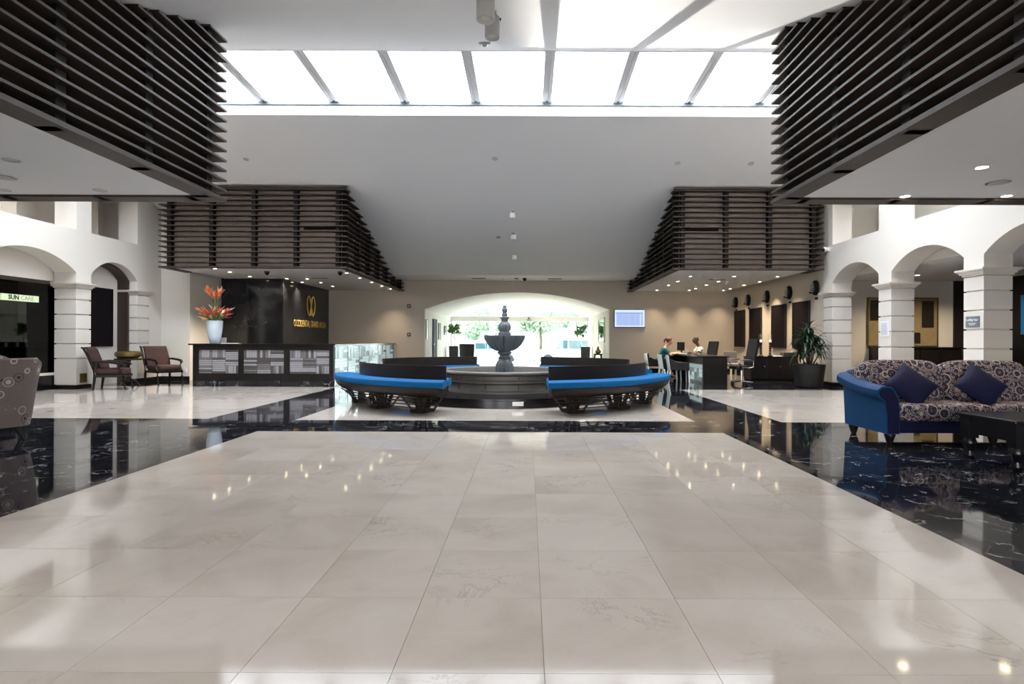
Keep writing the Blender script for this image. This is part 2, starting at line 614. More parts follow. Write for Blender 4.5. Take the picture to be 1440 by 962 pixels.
# ------------------------------------------------------------------ main dimensions (metres; y is depth from the camera)
XL, XR = -10.7, 8.15            # arcade faces
TH = 0.52                       # arcade thickness
YB = 22.5                       # back wall
CX = -0.485                     # axis of the hall
FY = 12.2                       # fountain centre
ZB = 3.13                       # underside of the louvred boxes
SK0, SK1 = 10.71, 12.81         # skylight near and far edge
ZS0, ZS1 = 6.65, 6.52


def z_far(y):                   # sloped ceiling beyond the skylight
    return 5.39 - 0.345 * (y - 15.3)


def z_near(y):                  # sloped ceiling on the camera side
    return 5.57 - 0.40 * (8.0 - y)


YF = 15.3 + (5.39 - 3.56) / 0.345      # where the far slope becomes flat

# ------------------------------------------------------------------ floor
floor = struct('floor')
MB().box(-13, 13, -6.2, 31, -0.06, -0.006).build('floor_base', 'grout', floor)
TILE = {}
field = {'light_tile': MB(), 'dark_tile': MB()}
count = {'light_tile': 0, 'dark_tile': 0}


def tile(kind, x0, x1, y0, y1, single):
    g = 0.0011
    w, h = round(x1 - x0, 3), round(y1 - y0, 3)
    if single and count[kind] < 295:
        key = (kind, w, h)
        if key not in TILE:
            TILE[key] = MB().box(-w / 2 + g, w / 2 - g, -h / 2 + g, h / 2 - g, -0.006, 0.0).mesh(kind, kind)
        share(kind, TILE[key], floor, ((x0 + x1) / 2, (y0 + y1) / 2, 0))
        count[kind] += 1
    else:
        field[kind].box(x0 + g, x1 - g, y0 + g, y1 - g, -0.006, 0.0)


def panel(kind, xs, ys, far=99, near=1.4, xlim=99):
    for i in range(len(xs) - 1):
        for j in range(len(ys) - 1):
            xc = (xs[i] + xs[i + 1]) / 2
            vis = ys[j + 1] > near and ys[j] < far and abs(xc) < xlim and abs(xc) < 0.95 * max(ys[j + 1], 0.1) + 0.4
            tile(kind, xs[i], xs[i + 1], ys[j], ys[j + 1], vis)


def steps(a, b, n):
    return [a + (b - a) * i / n for i in range(n + 1)]


main_x = [CX + v for v in (-3.05, -2.425, -1.80, -1.175, -0.55, 0, 0.55, 1.175, 1.80, 2.425, 3.05)]
main_y = [-6.15] + [1.45 - 0.6 * i for i in range(12, 0, -1)] + [1.45 + 0.6 * i for i in range(11)]
fx = [CX + v * 2.99 / 3.05 for v in (-3.05, -2.425, -1.80, -1.175, -0.55, 0, 0.55, 1.175, 1.80, 2.425, 3.05)]
panel('light_tile', main_x, main_y)
panel('light_tile', fx, steps(8.5, 15.9, 12), far=10.9)
panel('light_tile', steps(-11.22, -4.83, 10), steps(8.6, 14.5, 9), far=9.8)
panel('light_tile', steps(3.78, XR, 7), steps(8.45, 14.1, 9), far=9.6)
panel('dark_tile', steps(main_x[-1], 12.6, 16), main_y, near=2.4)
panel('dark_tile', steps(-12.6, main_x[0], 15), main_y, near=3.4)
panel('dark_tile', steps(-12.6, 12.6, 42), [7.45, 7.95, 8.45], xlim=8.5)
panel('dark_tile', steps(-12.6, -4.83, 13), [8.45, 8.6], xlim=0)
panel('dark_tile', steps(-4.83, fx[0], 2), [8.45] + steps(9.1, 15.9, 11), far=10)
panel('dark_tile', [fx[0], fx[-1]], [8.45, 8.5], xlim=0)
panel('dark_tile', steps(fx[-1], 3.78, 2), [8.45] + steps(9.1, 15.9, 11), far=10)
panel('dark_tile', steps(XR, 12.6, 8), steps(8.45, 16.4, 13), xlim=0)
panel('dark_tile', steps(-12.6, -11.22, 2), steps(8.6, 16.4, 13), xlim=0)
panel('dark_tile', steps(-11.22, -4.83, 10), steps(14.5, 15.9, 2), xlim=0)
panel('dark_tile', steps(3.78, XR, 7), steps(14.1, 15.9, 3), xlim=0)
panel('dark_tile', steps(-12.6, 12.6, 42), steps(15.9, 22.5, 11), xlim=0)
panel('light_tile', steps(-4.1, 3.26, 12), steps(22.5, 30.9, 14), xlim=0)
for kind, f in field.items():
    tag(f.build(kind + '_field', kind, floor), kind='stuff')

# ------------------------------------------------------------------ ceilings and roof
ceiling = struct('ceiling')
RX0, RX1 = -13.0, 13.0
t = 0.22
MB().prism([(SK1, z_far(SK1)), (YF, 3.56), (YF, 3.56 + t), (SK1, z_far(SK1) + t)], 'x', RX0, RX1).build('far_slope', 'ceil', ceiling)
MB().box(RX0, RX1, YF, YB + 0.3, 3.56, 3.56 + t).build('rear_flat', 'ceil', ceiling)
yn = 8.0 - (5.57 - 3.35) / 0.40
MB().prism([(yn, 3.35), (SK0, z_near(SK0)), (SK0, z_near(SK0) + t), (yn, 3.35 + t)], 'x', RX0, RX1).build('near_slope', 'ceil', ceiling)
MB().box(RX0, RX1, -6.4, yn, 3.35, 3.35 + t).build('near_flat', 'ceil', ceiling)
MB().box(RX0, RX1, SK1 - .03, SK1 + 0.10, z_far(SK1) - 0.0, ZS1).build('skylight_curb', 'ceil', ceiling)
MB().box(RX0, RX1, SK0 - 0.10, SK0 + .03, z_near(SK0), ZS0).build('skylight_curb', 'ceil', ceiling)

sky_win = struct('window_1')
MB().box(RX0, RX1, SK1 - .075, SK1 - .03, ZS1 - .05, ZS1 + .06).build('edge_rail', 'grey', sky_win)
xm = [-4.355 + 1.588 * i for i in range(-5, 11)]
for x in xm:
    m = MB()
    for s in (-0.10, 0.025):
        m.hexa([(x + s, SK0 - 0.05, ZS0), (x + s + 0.075, SK0 - 0.05, ZS0), (x + s + 0.075, SK1 + 0.05, ZS1), (x + s, SK1 + 0.05, ZS1),
                (x + s, SK0 - 0.05, ZS0 + 0.10), (x + s + 0.075, SK0 - 0.05, ZS0 + 0.10), (x + s + 0.075, SK1 + 0.05, ZS1 + 0.10), (x + s, SK1 + 0.05, ZS1 + 0.10)])
    m.hexa([(x - 0.03, SK0 - 0.05, ZS0 + .03), (x + 0.03, SK0 - 0.05, ZS0 + .03), (x + 0.03, SK1 + 0.05, ZS1 + .03), (x - 0.03, SK1 + 0.05, ZS1 + .03),
            (x - 0.03, SK0 - 0.05, ZS0 + 0.10), (x + 0.03, SK0 - 0.05, ZS0 + 0.10), (x + 0.03, SK1 + 0.05, ZS1 + 0.10), (x - 0.03, SK1 + 0.05, ZS1 + 0.10)])
    m.build('mullion', 'steel', sky_win)
for a, b in zip(xm[:-1], xm[1:]):
    MB().hexa([(a + 0.10, SK0 - 0.05, ZS0 + .085), (b - 0.10, SK0 - 0.05, ZS0 + .085), (b - 0.10, SK1 + 0.05, ZS1 + .085), (a + 0.10, SK1 + 0.05, ZS1 + .085),
               (a + 0.10, SK0 - 0.05, ZS0 + .095), (b - 0.10, SK0 - 0.05, ZS0 + .095), (b - 0.10, SK1 + 0.05, ZS1 + .095), (a + 0.10, SK1 + 0.05, ZS1 + .095)]).build('pane', 'roofglass', sky_win)

# ------------------------------------------------------------------ arcade walls
GROOVES = [0.10, 0.73, 1.08, 1.43, 1.78, 2.13, 2.41]


def pillar(parent, xa, xb, y0, y1):
    """rusticated square pillar with a moulded capital"""
    e = bpy.data.objects.new('pillar', None)
    COL.objects.link(e)
    e.parent = parent
    MB().box(xa + .03, xb - .03, y0 + .03, y1 - .03, 0, 2.54).build('shaft', 'cap', e)
    MB().box(xa - .012, xb + .012, y0 - .012, y1 + .012, 0, 0.10).build('plinth', 'black', e)
    for a, b in zip(GROOVES[:-1], GROOVES[1:]):
        MB().box(xa, xb, y0, y1, a + 0.013, b - 0.013).build('block', 'white', e, bevel=0.006)
    c = MB()
    for dz0, dz1, o in ((2.41, 2.445, .02), (2.445, 2.48, .05), (2.48, 2.505, .075), (2.505, 2.54, .10)):
        c.box(xa - o, xb + o, y0 - o, y1 + o, dz0, dz1)
    c.build('capital', 'cap', e)


def arcade(name, xf, sgn, arches, y_start, y_end, z_spring=2.78, z_apex=3.18, sill=3.79):
    root = struct(name)
    xb = xf + sgn * TH
    xa, xc = min(xf, xb), max(xf, xb)
    m = MB()
    n = 20
    for (y0, y1) in arches:
        h = (y1 - y0) / 2
        rise = z_apex - z_spring
        rad = (h * h + rise * rise) / (2 * rise)
        yc, zc = (y0 + y1) / 2, z_apex - rad

        def arc(y):
            return zc + math.sqrt(max(0, rad * rad - (y - yc) ** 2))
        ys = steps(y0, y1, n)
        for a, b in zip(ys[:-1], ys[1:]):
            m.add([(xa, a, arc(a)), (xa, b, arc(b)), (xa, b, sill), (xa, a, sill), (xc, a, arc(a)), (xc, b, arc(b)), (xc, b, sill), (xc, a, sill)],
                  [(0, 1, 2, 3), (7, 6, 5, 4), (0, 4, 5, 1), (3, 2, 6, 7)])
        m.box(xa, xc, y0, y1, 5.0, 7.0)
    edges = [y_start] + [v for ab in arches for v in ab] + [y_end]
    for a, b in zip(edges[::2], edges[1::2]):
        if b - a < 0.01:
            continue
        if b - a < 0.8:
            m.box(xa, xc, a, b, 2.54, 7.0)
            pillar(root, xa, xc, a, b)
        else:
            m.box(xa, xc, a, b, 0, 7.0)
    m.build('arcade', 'white', root)
    return root


right_arches = [(2.4, 4.6), (5.02, 7.17), (7.6, 9.70), (10.17 - 0.001, 10.17)][:0] + [(5.50, 7.62), (8.05, 10.17), (10.64, 12.76), (13.22, 15.23)]
wr = arcade('wall_right', XR, 1, right_arches, -6.2, 15.23 + 0.45)
MB().box(XR, XR + TH, 15.68, YB + .2, 0, 7.0).build('solid_wall', 'beige', wr)
left_arches = [(5.6, 7.75), (8.2, 10.55), (11.0, 13.48), (13.94, 15.59)]
wl = arcade('wall_left', XL, -1, left_arches, -6.2, 15.59 + 0.48)
MB().box(XL - TH, XL, 16.07, YB + .2, 0, 7.0).build('solid_wall', 'white', wl)

# rooms behind the arcades
wrr = struct('wall_corridor_right')
YC = 16.3
m = MB().box(XR + TH, 12.6, YC, YC + 0.15, 0, 7)
m.build('end_wall', 'white', wrr)
MB().box(12.6, 12.75, -6.2, YC + .15, 0, 7).build('outer_wall', 'white', wrr)
MB().box(8.76, 12.6, 4.0, YC, 2.95, 3.02).build('dropped_ceiling', 'ceil', wrr)
MB().box(8.70, 8.76, 4.0, YC, 2.95, 3.7).build('bulkhead', 'white', wrr)
MB().box(XR + TH, 12.6, 4.0, YC, 3.62, 3.78).build('upper_floor', 'white', wrr)
MB().box(10.0, 10.1, 4.0, YC, 3.78, 7.0).build('upper_wall', 'white', wrr)
wll = struct('wall_corridor_left')
MB().box(-12.75, -12.6, -6.2, 17, 0, 7).build('outer_wall', 'white', wll)
MB().box(-12.6, XL - TH, 16.2, 16.4, 0, 7).build('end_wall', 'white', wll)
MB().box(-12.6, XL - TH, 4.0, 16.2, 3.62, 3.78).build('upper_floor', 'white', wll)
MB().box(-12.2, -12.1, 4.0, 16.2, 3.78, 7.0).build('upper_wall', 'white', wll)
m = MB()
for y in (10.0, 12.55, 15.0):
    m.box(-12.1, -11.6, y, y + 0.35, 3.78, 7.0)
m.build('upper_pier', 'beige', wll)
# narrow upper windows seen over the right arcade
wu = struct('window_2')
MB().box(9.93, 9.99, 15.1, 15.65, 3.9, 4.9).build('shutter', 'dark', wu)
MB().box(9.90, 9.995, 15.04, 15.10, 3.84, 4.96).box(9.90, 9.995, 15.65, 15.71, 3.84, 4.96).box(9.90, 9.995, 15.04, 15.71, 3.84, 3.90).build('frame', 'white', wu)

# wall behind the camera with its garden opening
wb = struct('wall_front')
m = MB()
for xa, xb in ((-13, -5.6), (-3.8, -1.5), (0.5, 2.4), (4.2, 13)):
    m.box(xa, xb, -6.4, -6.2, 0, 3.6)
for xa, xb in ((-5.6, -3.8), (-1.5, 0.5), (2.4, 4.2)):
    m.box(xa, xb, -6.4, -6.2, 2.3, 3.6)
m.build('garden_wall', 'white', wb)

# ------------------------------------------------------------------ back wall with the arched entrance
back = struct('wall_back')
EX0, EX1, EZ0, EZ1 = -4.08, 3.234, 2.44, 3.11
h = (EX1 - EX0) / 2
rise = EZ1 - EZ0
erad = (h * h + rise * rise) / (2 * rise)
exc = (EX0 + EX1) / 2


def earc(x):
    return EZ1 - erad + math.sqrt(erad * erad - (x - exc) ** 2)


m = MB()
m.box(-10.7, EX0, YB, YB + 0.25, 0, 3.6).box(EX1, XR + TH, YB, YB + 0.25, 0, 3.6)
xs = steps(EX0, EX1, 30)
for a, b in zip(xs[:-1], xs[1:]):
    m.add([(a, YB, earc(a)), (b, YB, earc(b)), (b, YB, 3.6), (a, YB, 3.6), (a, YB + .25, earc(a)), (b, YB + .25, earc(b)), (b, YB + .25, 3.6), (a, YB + .25, 3.6)],
          [(0, 1, 2, 3), (7, 6, 5, 4), (0, 4, 5, 1), (3, 2, 6, 7)])
m.build('arched_wall', 'beige', back)
YG = 30.3
vest = struct('wall_entrance')
MB().box(EX0 - .15, EX0, YB + .25, YG, 0, 2.6).build('side_wall', 'white', vest)
MB().box(EX1, EX1 + .15, YB + .25, YG, 0, 2.6).build('side_wall', 'white', vest)
m = MB()
for a, b in zip(xs[:-1], xs[1:]):
    m.hexa([(a, YB + .25, earc(a)), (b, YB + .25, earc(b)), (b, YG, earc(b)), (a, YG, earc(a)),
            (a, YB + .25, earc(a) + .15), (b, YB + .25, earc(b) + .15), (b, YG, earc(b) + .15), (a, YG, earc(a) + .15)])
m.build('vault', 'ceil', vest)
ent = struct('window_3')
MB().box(EX0, EX1, YG - .12, YG + .12, 2.22, 2.48).build('header', 'white', ent, bevel=.01)
for a, b in zip(steps(EX0, EX1, 4)[:-1], steps(EX0, EX1, 4)[1:]):
    MB().box(a + .02, b - .02, YG - .006, YG + .006, 0.02, 2.22).build('pane', 'doorglass', ent)
fan = MB()
for a, b in zip(xs[:-1], xs[1:]):
    if earc(a) > 2.5 and earc(b) > 2.5:
        fan.hexa([(a, YG - .006, 2.48), (b, YG - .006, 2.48), (b, YG + .006, 2.48), (a, YG + .006, 2.48), (a, YG - .006, earc(a)), (b, YG - .006, earc(b)), (b, YG + .006, earc(b)), (a, YG + .006, earc(a))])
fan.build('fanlight', 'doorglass', ent)
for x in (EX0 + .03, EX1 - .03):
    MB().box(x - .025, x + .025, YG - .03, YG + .03, 0, 2.22).build('jamb', 'metalgrey', ent)
MB().box(-0.05, 0.18, YG - .15, YG - .12, 2.28, 2.31).box(0.01, 0.11, YG - .16, YG - .12, 2.36, 2.42).build('sensor', 'matblack', ent)

# pier and black marble wall beside the reception
rw = struct('wall_reception')
MB().box(XL, -9.86, 16.6, 18.3, 0, 5.2).build('pier', 'white', rw)
MB().box(-9.86, -7.9, 18.34, YB, 0, 3.6).build('marble_backing', 'matblack', rw)
for a, b in ((-9.86, -8.96), (-8.96, -7.87)):
    MB().box(a + .002, b - .002, 18.30, 18.34, 0.12, 3.6).build('marble_panel', 'wall_marble', rw)
for a, b in ((18.34, 20.4), (20.4, YB)):
    MB().box(-7.9, -7.87, a + .002, b - .002, 0.12, 3.6).build('marble_panel', 'wall_marble', rw)

# baseboards
bb = struct('baseboard_back')
MB().box(-7.87, EX0, YB - .02, YB, 0, 0.12).box(EX1, XR, YB - .02, YB, 0, 0.12).build('skirting', 'black', bb)
bl = struct('baseboard_left')
MB().box(XL, XL + .02, 15.58, 16.6, 0, 0.12).box(XL, -9.86, 16.58, 16.6, 0, 0.12).build('skirting', 'black', bl)
br = struct('baseboard_right')
MB().box(XR - .02, XR, 15.7, YB, 0, 0.12).build('skirting', 'black', br)


# ------------------------------------------------------------------ louvred boxes
def slat_mesh(outer, depth, z, th=0.026):
    """flat board following the open path `outer` (list of xy), `depth` wide towards its left side"""
    n = len(outer)
    P = [Vector(p) for p in outer]
    inn = []
    for i in range(n):
        if i == 0:
            dr = (P[1] - P[0]).normalized()
            nn = Vector((-dr.y, dr.x)) * depth
        elif i == n - 1:
            dr = (P[-1] - P[-2]).normalized()
            nn = Vector((-dr.y, dr.x)) * depth
        else:
            d1 = (P[i] - P[i - 1]).normalized()
            d2 = (P[i + 1] - P[i]).normalized()
            nn = Vector((-d1.y, d1.x)) * depth + Vector((-d2.y, d2.x)) * depth
        inn.append(P[i] + nn)
    m = MB()
    for i in range(n - 1):
        a, b, c, d = P[i], P[i + 1], inn[i + 1], inn[i]
        m.hexa([(*a, z), (*b, z), (*c, z), (*d, z), (*a, z + th), (*b, z + th), (*c, z + th), (*d, z + th)])
    return m


def louver_rear(label, x0, x1, y0, open_left):
    """far box: front face at y0; the side towards the hall runs back to the wall under the sloped ceiling"""
    root = thing('louvered_box', label, 'louver box', (0, 0, 0))
    dp, sp = 0.20, 0.141
    cx0, cx1, cy = x0 + dp, x1 - dp, y0 + dp
    hall_right = open_left            # the hall lies at x1 for the left box, at x0 for the right box
    # backing: a solid under the slope
    MB().prism([(cy, ZB + .06), (YB, ZB + .06), (YB, 3.56), (YF, 3.56), (cy, z_far(cy))], 'x', cx0, cx1).build('backing', 'core', root)
    MB().box(cx0, cx1, cy, YB, ZB + .03, ZB + .06).build('soffit', 'ceil', root)
    for k in range(16):
        z = ZB + sp * k
        yb = min(YB - 0.01, 15.3 + (5.39 - (z + .026)) / 0.345) if z + .026 > 3.56 else YB - 0.01
        if hall_right:
            path = [(x0, 16.5), (x0, y0), (x1, y0), (x1, yb)]
        else:
            path = [(x0, yb), (x0, y0), (x1, y0), (x1, 16.2)]
        slat_mesh(path, dp * 0.99, z, 0.026 if k else 0.045).build('slat', 'louver', root)
    zt = 5.29
    slat_mesh([(x0, y0 + .02), (x0, y0), (x1, y0), (x1, y0 + .02)], dp, zt, 0.05).build('slat', 'louver', root)
    npost = max(2, round((cx1 - cx0) / 1.22))
    for x in steps(cx0 + .06, cx1 - .06, npost):
        MB().box(x - .055, x + .055, y0 + .05, cy, ZB, z_far(cy) - .01).build('post', 'post', root)
    # linear air grille let into the front
    ga, gb = (XP(425, 15.4), XP(474, 15.4)) if hall_right else (XP(962, 15.4), XP(1011, 15.4))
    zg = ZP(321, 15.4)
    MB().box(ga, gb, cy - .03, cy - .002, zg - .045, zg + .045).build('air_grille', 'matblack', root)
    xs_ = x1 - dp if hall_right else x0 + dp
    sg = 1 if hall_right else -1
    for y in steps(y0 + dp + .1, YB - .35, 6):
        zt = min(z_far(y + .05), 9) if y < YF else 3.56
        a, b = sorted((xs_, xs_ + sg * (dp - .05)))
        MB().box(a, b, y - .055, y + .055, ZB, max(3.5, zt - .01)).build('post', 'post', root)
    return root


def louver_near(label, x_hall, x_out, y1, sg):
    """near box: hall side face at x_hall, rear face at y1; sg=+1 when the hall lies to the right of the box"""
    root = thing('louvered_box', label, 'louver box', (0, 0, 0))
    dp, sp = 0.27, 0.14
    y_end = 2.6
    cxh, cy = x_hall - sg * dp, y1 - dp
    a, b = sorted((cxh, x_out))
    ye = 2.6
    MB().prism([(ye, ZB + .06), (cy, ZB + .06), (cy, z_near(cy)), (ye, z_near(ye))], 'x', a, b).build('backing', 'core', root)
    MB().box(a, b, ye, cy, ZB + .03, ZB + .06).build('soffit', 'ceil', root)
    for k in range(18):
        z = ZB + sp * k
        ys_ = max(ye, 8.0 - (5.57 - (z + .03)) / 0.40)
        if ys_ > y1 - .3:
            continue
        path = [(x_hall, ys_), (x_hall, y1), (x_out, y1)]
        if sg < 0:
            path = [(x_out, y1), (x_hall, y1), (x_hall, ys_)]
        slat_mesh(path, dp * 0.99, z, 0.028 if k else 0.05).build('slat', 'louver', root)
    for i in range(5):
        y = y1 - 0.33 - 1.22 * i
        zt = z_near(y - .06) - .01
        p, q = sorted((cxh, cxh + sg * (dp - .06)))
        MB().box(p, q, y - .06, y + .06, ZB, zt).build('post', 'post', root)
    for i in range(4):
        x = cxh - sg * (0.10 + 1.25 * i)
        MB().box(x - .055, x + .055, cy, y1 - .06, ZB, z_near(cy) - .02).build('post', 'post', root)
    return root


louver_rear('dark louvred timber box hanging above the reception desk', -9.95, -4.88, 15.3, True)
louver_rear('dark louvred timber box hanging above the concierge desk', 3.92, 7.97, 15.3, False)
louver_near('large near louvred timber box at the upper left, over the shop arch', -4.24, XL + .005, 8.0, 1)
louver_near('large near louvred timber box at the upper right, over the blue sofa', 3.41, XR - .005, 8.0, -1)

# ------------------------------------------------------------------ fountain
ft = thing('fountain', 'tiered grey stone fountain with scalloped bowl in a round basin', 'fountain', (CX - .01, FY, 0))
MB().lathe([(2.2, 0), (2.2, .13), (2.23, .14), (2.23, .165), (1.2, .165)], 72).build('base_step', 'black', ft, True)
MB().lathe([(1.30, .165), (1.30, .20), (1.24, .22), (1.22, .33), (1.26, .355), (1.31, .37), (1.31, .40), (1.27, .43), (1.27, .50), (1.36, .53), (1.42, .545), (1.42, .575), (1.40, .59),
            (1.27, .59), (1.24, .575), (1.22, .40)], 72, cap=False).build('basin', 'basin', ft, True)
seam = MB()
for i in range(12):
    a = R(15 + 30 * i)
    c, s_ = math.cos(a), math.sin(a)
    seam.bar((1.225 * c, 1.225 * s_, .20), (1.275 * c, 1.275 * s_, .50), .014, .03, up=(c, s_, 0))
seam.build('joint', 'stone', ft)
MB().lathe([(1.245, .47), (1.245, .50), (0.02, .505)], 48).build('water', 'water', ft, True)


def flute(n, amp, z0, z1):
    def f(a, r, z):
        if z0 <= z <= z1:
            w = 0.5 + 0.5 * math.cos(n * a)
            return r * (1 - amp * (1 - w) ** 2.2)
        return r
    return f


MB().lathe([(.17, .42), (.185, .44), (.195, .50), (.195, .62), (.19, .68), (.165, .735), (.135, .77), (.12, .80)], 96, rf=flute(14, .13, .46, .72)).build('foot', 'ironstone', ft, True)
MB().lathe([(.12, .80), (.135, .815), (.135, .835), (.11, .85), (.10, .88), (.125, .91), (.15, .925), (.152, .95), (.13, .965), (.12, .98)], 48).build('collar', 'ironstone', ft, True)


def scallop(a, r, z):
    w = abs(math.cos(5 * a))
    k = max(0, min(1, (z - .97) / .28))
    return r * (1 - .22 * (1 - w ** .55) * (0.5 + .5 * k))


bowl = MB()
prof = [(.12, .97), (.20, .985), (.29, 1.04), (.36, 1.11), (.405, 1.18), (.435, 1.25), (.445, 1.285), (.44, 1.31), (.41, 1.312), (.39, 1.29), (.30, 1.24), (.12, 1.22)]
bowl.lathe(prof, 120, rf=scallop)
bowl.build('bowl', 'ironstone', ft, True)
MB().lathe([(.10, 1.20), (.135, 1.31), (.14, 1.34), (.135, 1.37), (.105, 1.385), (.105, 1.40), (.13, 1.42), (.138, 1.46), (.135, 1.52), (.115, 1.56), (.085, 1.585), (.08, 1.60)], 72,
           rf=flute(12, .14, 1.405, 1.55)).build('urn', 'ironstone', ft, True)
MB().lathe([(.07, 1.60), (.07, 1.655), (.095, 1.665), (.10, 1.685), (.095, 1.70), (.06, 1.715), (.055, 1.74), (.062, 1.755), (.062, 1.77), (.045, 1.785), (.05, 1.81), (.062, 1.84), (.058, 1.875), (.04, 1.905), (.045, 1.92), (.035, 1.945), (.01, 1.955)], 32).build('finial', 'ironstone', ft, True)
pc = MB().box(XP(725, 10) - ft.location.x - .05, XP(735, 10) - ft.location.x + .02, -2.262, -2.232, .055, .125)
pc.build('notice', 'paper', ft)


# ------------------------------------------------------------------ curved benches round the fountain
def arcstrip(m, prof, sx, sy, cutx, cuty, n=22, mi=0):
    """closed (r, z) section swept round the fountain, its ends cut square"""
    k = len(prof)
    vs, fs = [], []
    for j in range(n + 1):
        t_ = j / n
        for r, z in prof:
            p0, p1 = math.asin(cutx / r), math.acos(cuty / r)
            p = p0 + (p1 - p0) * t_
            vs.append((sx * r * math.sin(p), sy * r * math.cos(p), z))
    for j in range(n):
        for i in range(k):
            q = (i + 1) % k
            fs.append((j * k + i, j * k + q, (j + 1) * k + q, (j + 1) * k + i))
    fs.append(tuple(range(k)))
    fs.append(tuple(range(n * k, (n + 1) * k))[::-1])
    return m.add(vs, fs, mi)


def rrect(r0, r1, z0, z1, c=.03):
    return [(r0 + c, z0), (r1 - c, z0), (r1 - c * .3, z0 + c * .3), (r1, z0 + c), (r1, z1 - c), (r1 - c * .3, z1 - c * .3), (r1 - c, z1), ((r0 + r1) / 2, z1 + .012),
            (r0 + c, z1), (r0 + c * .3, z1 - c * .3), (r0, z1 - c), (r0, z0 + c), (r0 + c * .3, z0 + c * .3)]


def bench(sx, sy, label):
    b = thing('curved_bench', label, 'bench', (CX - .01, FY, 0), group='curved benches round the fountain')
    arcstrip(MB(), rrect(2.99, 3.46, .44, .55, .04), sx, sy, .82, .85).build('seat_cushion', 'bluecush', b, True)
    arcstrip(MB(), rrect(2.48, 2.91, .44, .55, .04), sx, sy, .82, .85).build('seat_cushion', 'bluecush', b, True)
    arcstrip(MB(), [(2.60, .30), (3.34, .30), (3.42, .37), (3.44, .44), (2.50, .44), (2.52, .37)], sx, sy, .87, .92).build('seat_frame', 'espresso', b, True)
    arcstrip(MB(), [(2.925, .42), (2.975, .42), (2.985, .775), (2.945, .775)], sx, sy, .84, .90).build('backrest', 'espresso', b, True)
    for k in range(4):
        z = .075 + .062 * k
        for r in ((3.10 + .075 * k, 2.86 - .07 * k) if k % 2 else (3.10 + .075 * k,)):
            arcstrip(MB(), [(r - .012, z), (r + .012, z), (r + .012, z + .015), (r - .012, z + .015)], sx, sy, 1.02 - .03 * k, 1.08 - .03 * k, 14).build('slat', 'espresso', b)
    for ph in (25, 45, 65):
        p = R(ph)
        tv = Vector((sx * math.cos(p), -sy * math.sin(p), 0))
        rv = Vector((sx * math.sin(p), sy * math.cos(p), 0))
        m = MB()
        def Q(r, tt, z):
            return rv * r + tv * tt + Vector((0, 0, z))
        for r0, r1 in ((2.84, 2.89), (3.07, 3.12)):
            sgn = 1 if r0 > 3 else -1
            m.bar(Q(r0, -.11, 0), Q(r0 + sgn * .16, -.26, .31), .04, .035)
            m.bar(Q(r0, .11, 0), Q(r0 + sgn * .16, .26, .31), .04, .035)
            m.bar(Q(r0, 0, .02), Q(r0 + sgn * .12, 0, .31), .07, .04, up=rv)
        m.bar(Q(2.83, 0, .03), Q(3.14, 0, .03), .26, .06)
        m.bar(Q(2.92, 0, .17), Q(3.04, 0, .17), .06, .27)
        m.build('leg', 'espresso', b)
    return b


bench(-1, -1, 'curved bench with bright blue seat in front of the fountain, nearer the reception desk')
bench(1, -1, 'curved bench with bright blue seat in front of the fountain, nearer the concierge desk')
bench(-1, 1, 'curved bench behind the fountain, its dark back below the entrance planters')
bench(1, 1, 'curved bench behind the fountain, its dark back below the urn and the wall screen')

# ------------------------------------------------------------------ reception desk
CY0, CX0, CX1, CYE = 14.66, -8.65, -4.97, 21.4
desk = thing('reception_desk', 'long black reception desk with framed stone mosaic panels and backlit glass side', 'reception desk', (0, 0, 0))
MB().box(CX0 + .02, CX1 - .06, CY0 + .06, CY0 + .62, 0, 1.05).build('body', 'black', desk)
MB().box(CX1 - .66, CX1 - .05, CY0 + .62, CYE, 0, 1.05).build('return_body', 'black', desk)
MB().box(CX0 - .08, CX1 + .02, CY0 - .04, CY0 + .72, 1.05, 1.09).build('worktop', 'black', desk, bevel=.006)
MB().box(CX1 - .76, CX1 + .02, CY0 + .72, CYE + .02, 1.05, 1.09).build('worktop', 'black', desk, bevel=.006)
MB().box(CX0 + .01, CX1 - .005, CY0 + .02, CY0 + .06, 0, .14).build('plinth', 'dark_tile', desk)
px = [(279, 335), (342, 399), (407, 463)]
stiles = [CX0 + .02] + [v for a, b in px for v in (XP(a, CY0), XP(b, CY0))] + [CX1 - .03]
for a, b in zip(stiles[::2], stiles[1::2]):
    MB().box(a, b, CY0, CY0 + .06, .14, 1.05).build('stile', 'darkwood', desk, bevel=.004)
for a, b in zip(stiles[1:-1:2], stiles[2:-1:2]):
    MB().box(a, b, CY0, CY0 + .06, .93, 1.05).build('rail', 'darkwood', desk)
    MB().box(a, b, CY0, CY0 + .06, .14, .32).build('rail', 'darkwood', desk)
LAY = ['VVH', 'HHH', 'HHV']


